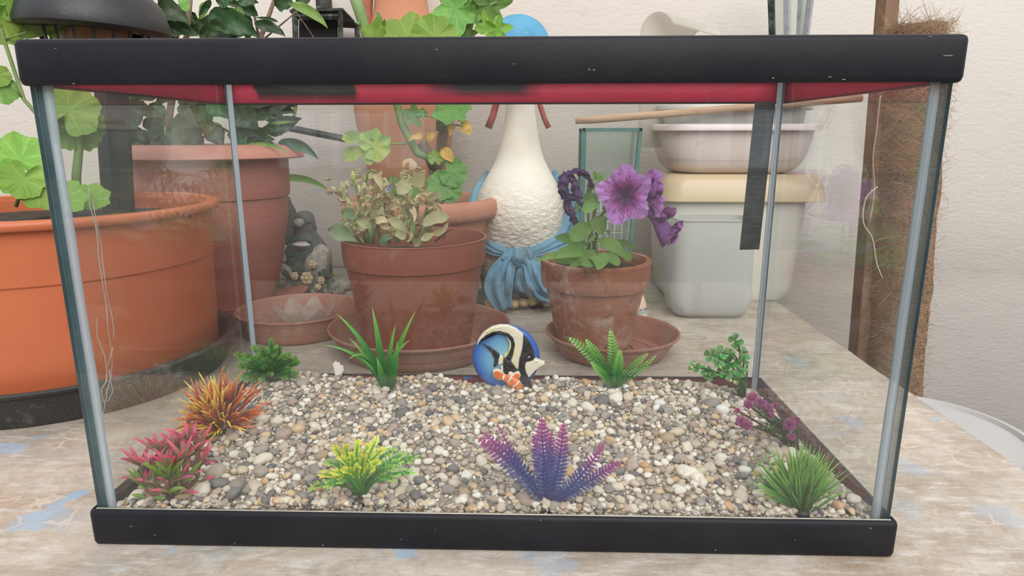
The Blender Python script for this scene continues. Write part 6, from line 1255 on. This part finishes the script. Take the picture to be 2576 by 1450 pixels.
# shell fragment and pale coral stone
c = base_at(857, 946); k1 = mpp(c.y)*1.15; mb = MB(); poly = [(-8, -14), (6, -12), (12, 0), (10, 10), (2, 12), (3, 19), (-3, 16), (-6, 21), (-14, 14), (-11, 2)]
n_f = facing(c); mb.prism(poly, lambda x, y, z: c+CR*x*k1+CU*(y+14)*k1+n_f*z, 0, .0016, .0004)
shl = PM('chalky_shell', (.80, .77, .70), (.70, .66, .58), 160, .7, .3, 200)
tag(mb.build('shell_fragment', shl), 'white broken shell fragment standing upright in the gravel near the back pane', 'shell')
c = base_at(1737, 1215); mb = MB(); mb.ico(c+Vector((-.003, .002, .004)), .0068, 3, (1, .8, .7), wob=.4, seed=3); mb.ico(c+Vector((.003, -.003, .003)), .0055, 3, (.9, 1, .7), wob=.5, seed=9); mb.ico(c+Vector((.0, -.009, .0015)), .0032, 3, (.8, 1.3, .6), wob=.5, seed=6)
tag(mb.build('coral_stone', PM('porous_white_stone', (.86, .80, .70), (.74, .66, .56), 160, .8, .8, 320, c3=(.5, .42, .34), ns3=500, bdist=.001)), 'knobbly white porous stone lying on the gravel right of the purple fern', 'stone')

# ================================================================ FISH PLAQUE
FY = .226; kf = mpp(FY)/5.8
fo = at(1275, 960, FY); plaque = thing('fish_ornament', (fo.x, FY, .024), 'round blue plaque with a black, white and yellow fish and an orange striped fish', 'ornament')
C0_ = at(1100+1000/5.8, 770+750/5.8, FY)
def fp(x, y, z): return C0_+Vector(((x-1000)*kf, -z-.0, -(y-750)*kf))
def plaque_mat():
    m_, nt, out = newmat('blue_glaze'); b = nd(nt, 'ShaderNodeBsdfPrincipled'); t = nd(nt, 'ShaderNodeTexCoord'); v = t.outputs['Object']
    c = ramp(nt, attr(nt, 't'), [(0, (.30, .55, .66)), (.45, (.16, .40, .62)), (.8, (.05, .17, .52)), (1, (.03, .10, .42))]); n = noise_tex(nt, v, 500, 2, .6)
    c = mixc(nt, ramp(nt, n.outputs[0], [(.68, 0.), (.74, .8)]), c, (.75, .8, .85)); nt.links.new(c, b.inputs['Base Color']); b.inputs['Roughness'].default_value = .32; nt.links.new(b.outputs[0], out.inputs[0]); return m_
mb = MB(); vs = []; ts = []; fs = []; n_ = 64; cxp, cyp, Rx, Ry = 1003, 745, 508, 512
prof = [(0, .0055, 0), (.3, .0055, .2), (.6, .0052, .5), (.85, .0045, .8), (.95, .0035, .95), (1, .001, 1), (.98, -.003, 1), (0, -.003, 1)]
for (r, z, tt) in prof:
    for j in range(n_): th = 2*math.pi*j/n_; rr = max(r, .002); vs.append(fp(cxp+Rx*rr*math.cos(th), cyp-Ry*rr*math.sin(th), z)); ts.append(tt if not (r == .3) else tt+.1*math.cos(th))
for i in range(len(prof)-1):
    for j in range(n_): fs.append((i*n_+j, i*n_+(j+1) % n_, (i+1)*n_+(j+1) % n_, (i+1)*n_+j))
mb.add(vs, fs, ts); mb.build('disc', plaque_mat(), plaque)
gl_blk = PM('black_glaze', (.012, .012, .014), (.025, .025, .03), 200, .22, .4, 300, c3=(.12, .12, .12), ns3=420, bdist=.0006); gl_wht = PM('ivory_glaze', (.82, .78, .66), (.80, .74, .56), 200, .3, .4, 200, bdist=.0006); gl_yel = PM('yellow_glaze', (.80, .72, .26), (.82, .76, .50), 160, .3, .3, 200); gl_org = PM('orange_glaze', (.80, .21, .055), (.72, .15, .04), 160, .28, .4, 220, bdist=.0006)
def piece(name, poly, m_, z0, z1, par, bev=.0009):
    mb = MB(); mb.prism([(x, y) for x, y in poly], fp, z0, z1, bev); return mb.build(name, m_, par, angle=35)
big = plaque
piece('long_fin', [(570, 515), (600, 430), (680, 320), (800, 240), (920, 210), (1040, 215), (1150, 260), (1260, 350), (1268, 430), (1255, 560), (1215, 720), (1190, 900), (1165, 880), (1080, 760), (1110, 680), (1140, 500), (1110, 400), (1040, 335), (920, 300), (820, 310), (720, 360), (640, 430), (590, 510)], gl_wht, .004, .0092, plaque)
piece('yellow_stripe', [(1140, 520), (1175, 500), (1165, 640), (1120, 760), (1190, 880), (1165, 880), (1085, 765), (1112, 680)], gl_yel, .006, .0096, plaque, .0004)
piece('yellow_stripe', [(690, 320), (800, 255), (910, 228), (1000, 232), (900, 258), (800, 290), (720, 335)], gl_yel, .006, .0096, plaque, .0004)
piece('dark_band', [(590, 515), (650, 440), (740, 352), (850, 312), (950, 312), (1040, 342), (1110, 410), (1140, 500), (1110, 650), (1075, 735), (1000, 715), (1065, 620), (1088, 500), (1050, 405), (1000, 372), (900, 342), (800, 347), (700, 402), (620, 490)], gl_blk, .004, .0085, plaque)
piece('yellow_edge', [(1003, 372), (1060, 460), (1062, 540), (1030, 640), (985, 700), (968, 780), (985, 780), (1000, 710), (1050, 640), (1085, 540), (1078, 460)], gl_yel, .004, .0090, plaque, .0004)
piece('rear_body', [(975, 705), (1000, 720), (1075, 745), (1180, 890), (1165, 925), (985, 960), (968, 850), (966, 780)], gl_blk, .004, .0100, plaque)
piece('rear_stripe', [(990, 645), (1030, 600), (1010, 690), (980, 690)], gl_wht, .004, .0085, plaque, .0004)
piece('rear_stripe', [(930, 840), (966, 830), (966, 960), (935, 930)], gl_wht, .004, .0080, plaque, .0004)
piece('tail_fin', [(670, 512), (780, 560), (880, 640), (930, 690), (915, 760), (895, 830), (820, 870), (835, 740), (790, 640), (730, 572)], gl_blk, .004, .0078, plaque)
piece('tail_base', [(915, 675), (975, 712), (970, 810), (888, 835), (892, 760)], gl_wht, .005, .0084, plaque)
piece('face_band', [(1270, 372), (1330, 430), (1385, 520), (1420, 610), (1440, 700), (1400, 745), (1300, 770), (1290, 850), (1310, 950), (1345, 1020), (1385, 1110), (1415, 1190), (1290, 1160), (1235, 1030), (1198, 900), (1208, 720), (1252, 580), (1268, 460)], gl_blk, .004, .0108, plaque)
piece('snout', [(1300, 770), (1430, 715), (1510, 752), (1580, 780), (1585, 805), (1510, 850), (1450, 900), (1400, 960), (1348, 1018), (1312, 950), (1284, 850)], gl_wht, .004, .0102, plaque)
piece('yellow_mark', [(1420, 772), (1450, 745), (1492, 745), (1478, 770)], gl_yel, .009, .0108, plaque, .0003)
mb = MB(); mb.ico(fp(1350, 690, .0105), 20*kf, 3, (1, .5, 1)); e_ = mb.build('eye', PM('pale_eye_ring', (.66, .60, .50), rough=.25), plaque)
mb = MB(); mb.ico(fp(1352, 692, .0118), 11*kf, 3, (1, .5, 1)); mb.build('pupil', bpy.data.materials['black_glaze'], e_)
piece('side_fin', [(985, 740), (1040, 745), (1110, 800), (1175, 895), (1120, 905), (1030, 870), (990, 800)], gl_blk, .009, .0122, plaque, .0008)
# small orange fish in front, as separate relief parts
piece('small_tail', [(812, 905), (850, 882), (905, 888), (950, 925), (985, 955), (955, 1048), (880, 1045), (825, 1000)], gl_wht, .007, .0120, plaque)
piece('small_tail', [(830, 918), (860, 898), (905, 902), (980, 955), (950, 1040), (880, 1030), (838, 990)], gl_org, .009, .0132, plaque)
mb = MB(); path = [fp(950, 1000, .011), fp(1010, 1010, .012), (fp(1070, 1030, .0125)), fp(1130, 1070, .013), fp(1180, 1130, .0135), fp(1215, 1180, .0130), fp(1240, 1215, .0120)]
mb.tube(path, [48*kf, 66*kf, 84*kf, 94*kf, 88*kf, 62*kf, 22*kf], 24, flat=.62, up=(0, -1, 0)); o = mb.build('small_body', gl_org, plaque); o.modifiers.new('s', 'SUBSURF').render_levels = 2
piece('small_dorsal_fin', [(1045, 965), (1045, 925), (1080, 908), (1120, 935), (1150, 912), (1205, 912), (1228, 960), (1210, 1010), (1100, 1000)], gl_wht, .008, .0135, plaque)
piece('small_dorsal_fin', [(1125, 985), (1140, 935), (1165, 925), (1200, 928), (1216, 962), (1200, 1005), (1120, 1000)], gl_org, .009, .0148, plaque)
def band(nm, a, b_, w, off):
    mb = MB(); A_, B_ = fp(*a, off), fp(*b_, off); mid = A_.lerp(B_, .5)+Vector((0, -.0042, 0)); mb.tube(bez(A_, mid+(mid-A_.lerp(B_, .5))*.3, B_, 8), [w*kf]*9, 8, flat=.5, up=(0, -1, 0)); mb.build(nm, gl_wht, plaque)
band('white_stripe', (985, 950), (955, 1050), 15, .0115); band('white_stripe', (1110, 940), (1030, 1075), 15, .0135); band('white_stripe', (1215, 1030), (1100, 1140), 11, .0150)
piece('small_side_fin', [(1020, 1068), (1075, 1060), (1090, 1090), (1050, 1120)], gl_org, .012, .0165, plaque)
mb = MB(); mb.ico(fp(1188, 1125, .0185), 12*kf, 3, (1, .4, 1)); e_ = mb.build('small_eye', gl_wht, plaque); mb = MB(); mb.ico(fp(1190, 1126, .0192), 7*kf, 3, (1, .4, 1)); mb.build('pupil', gl_blk, e_)
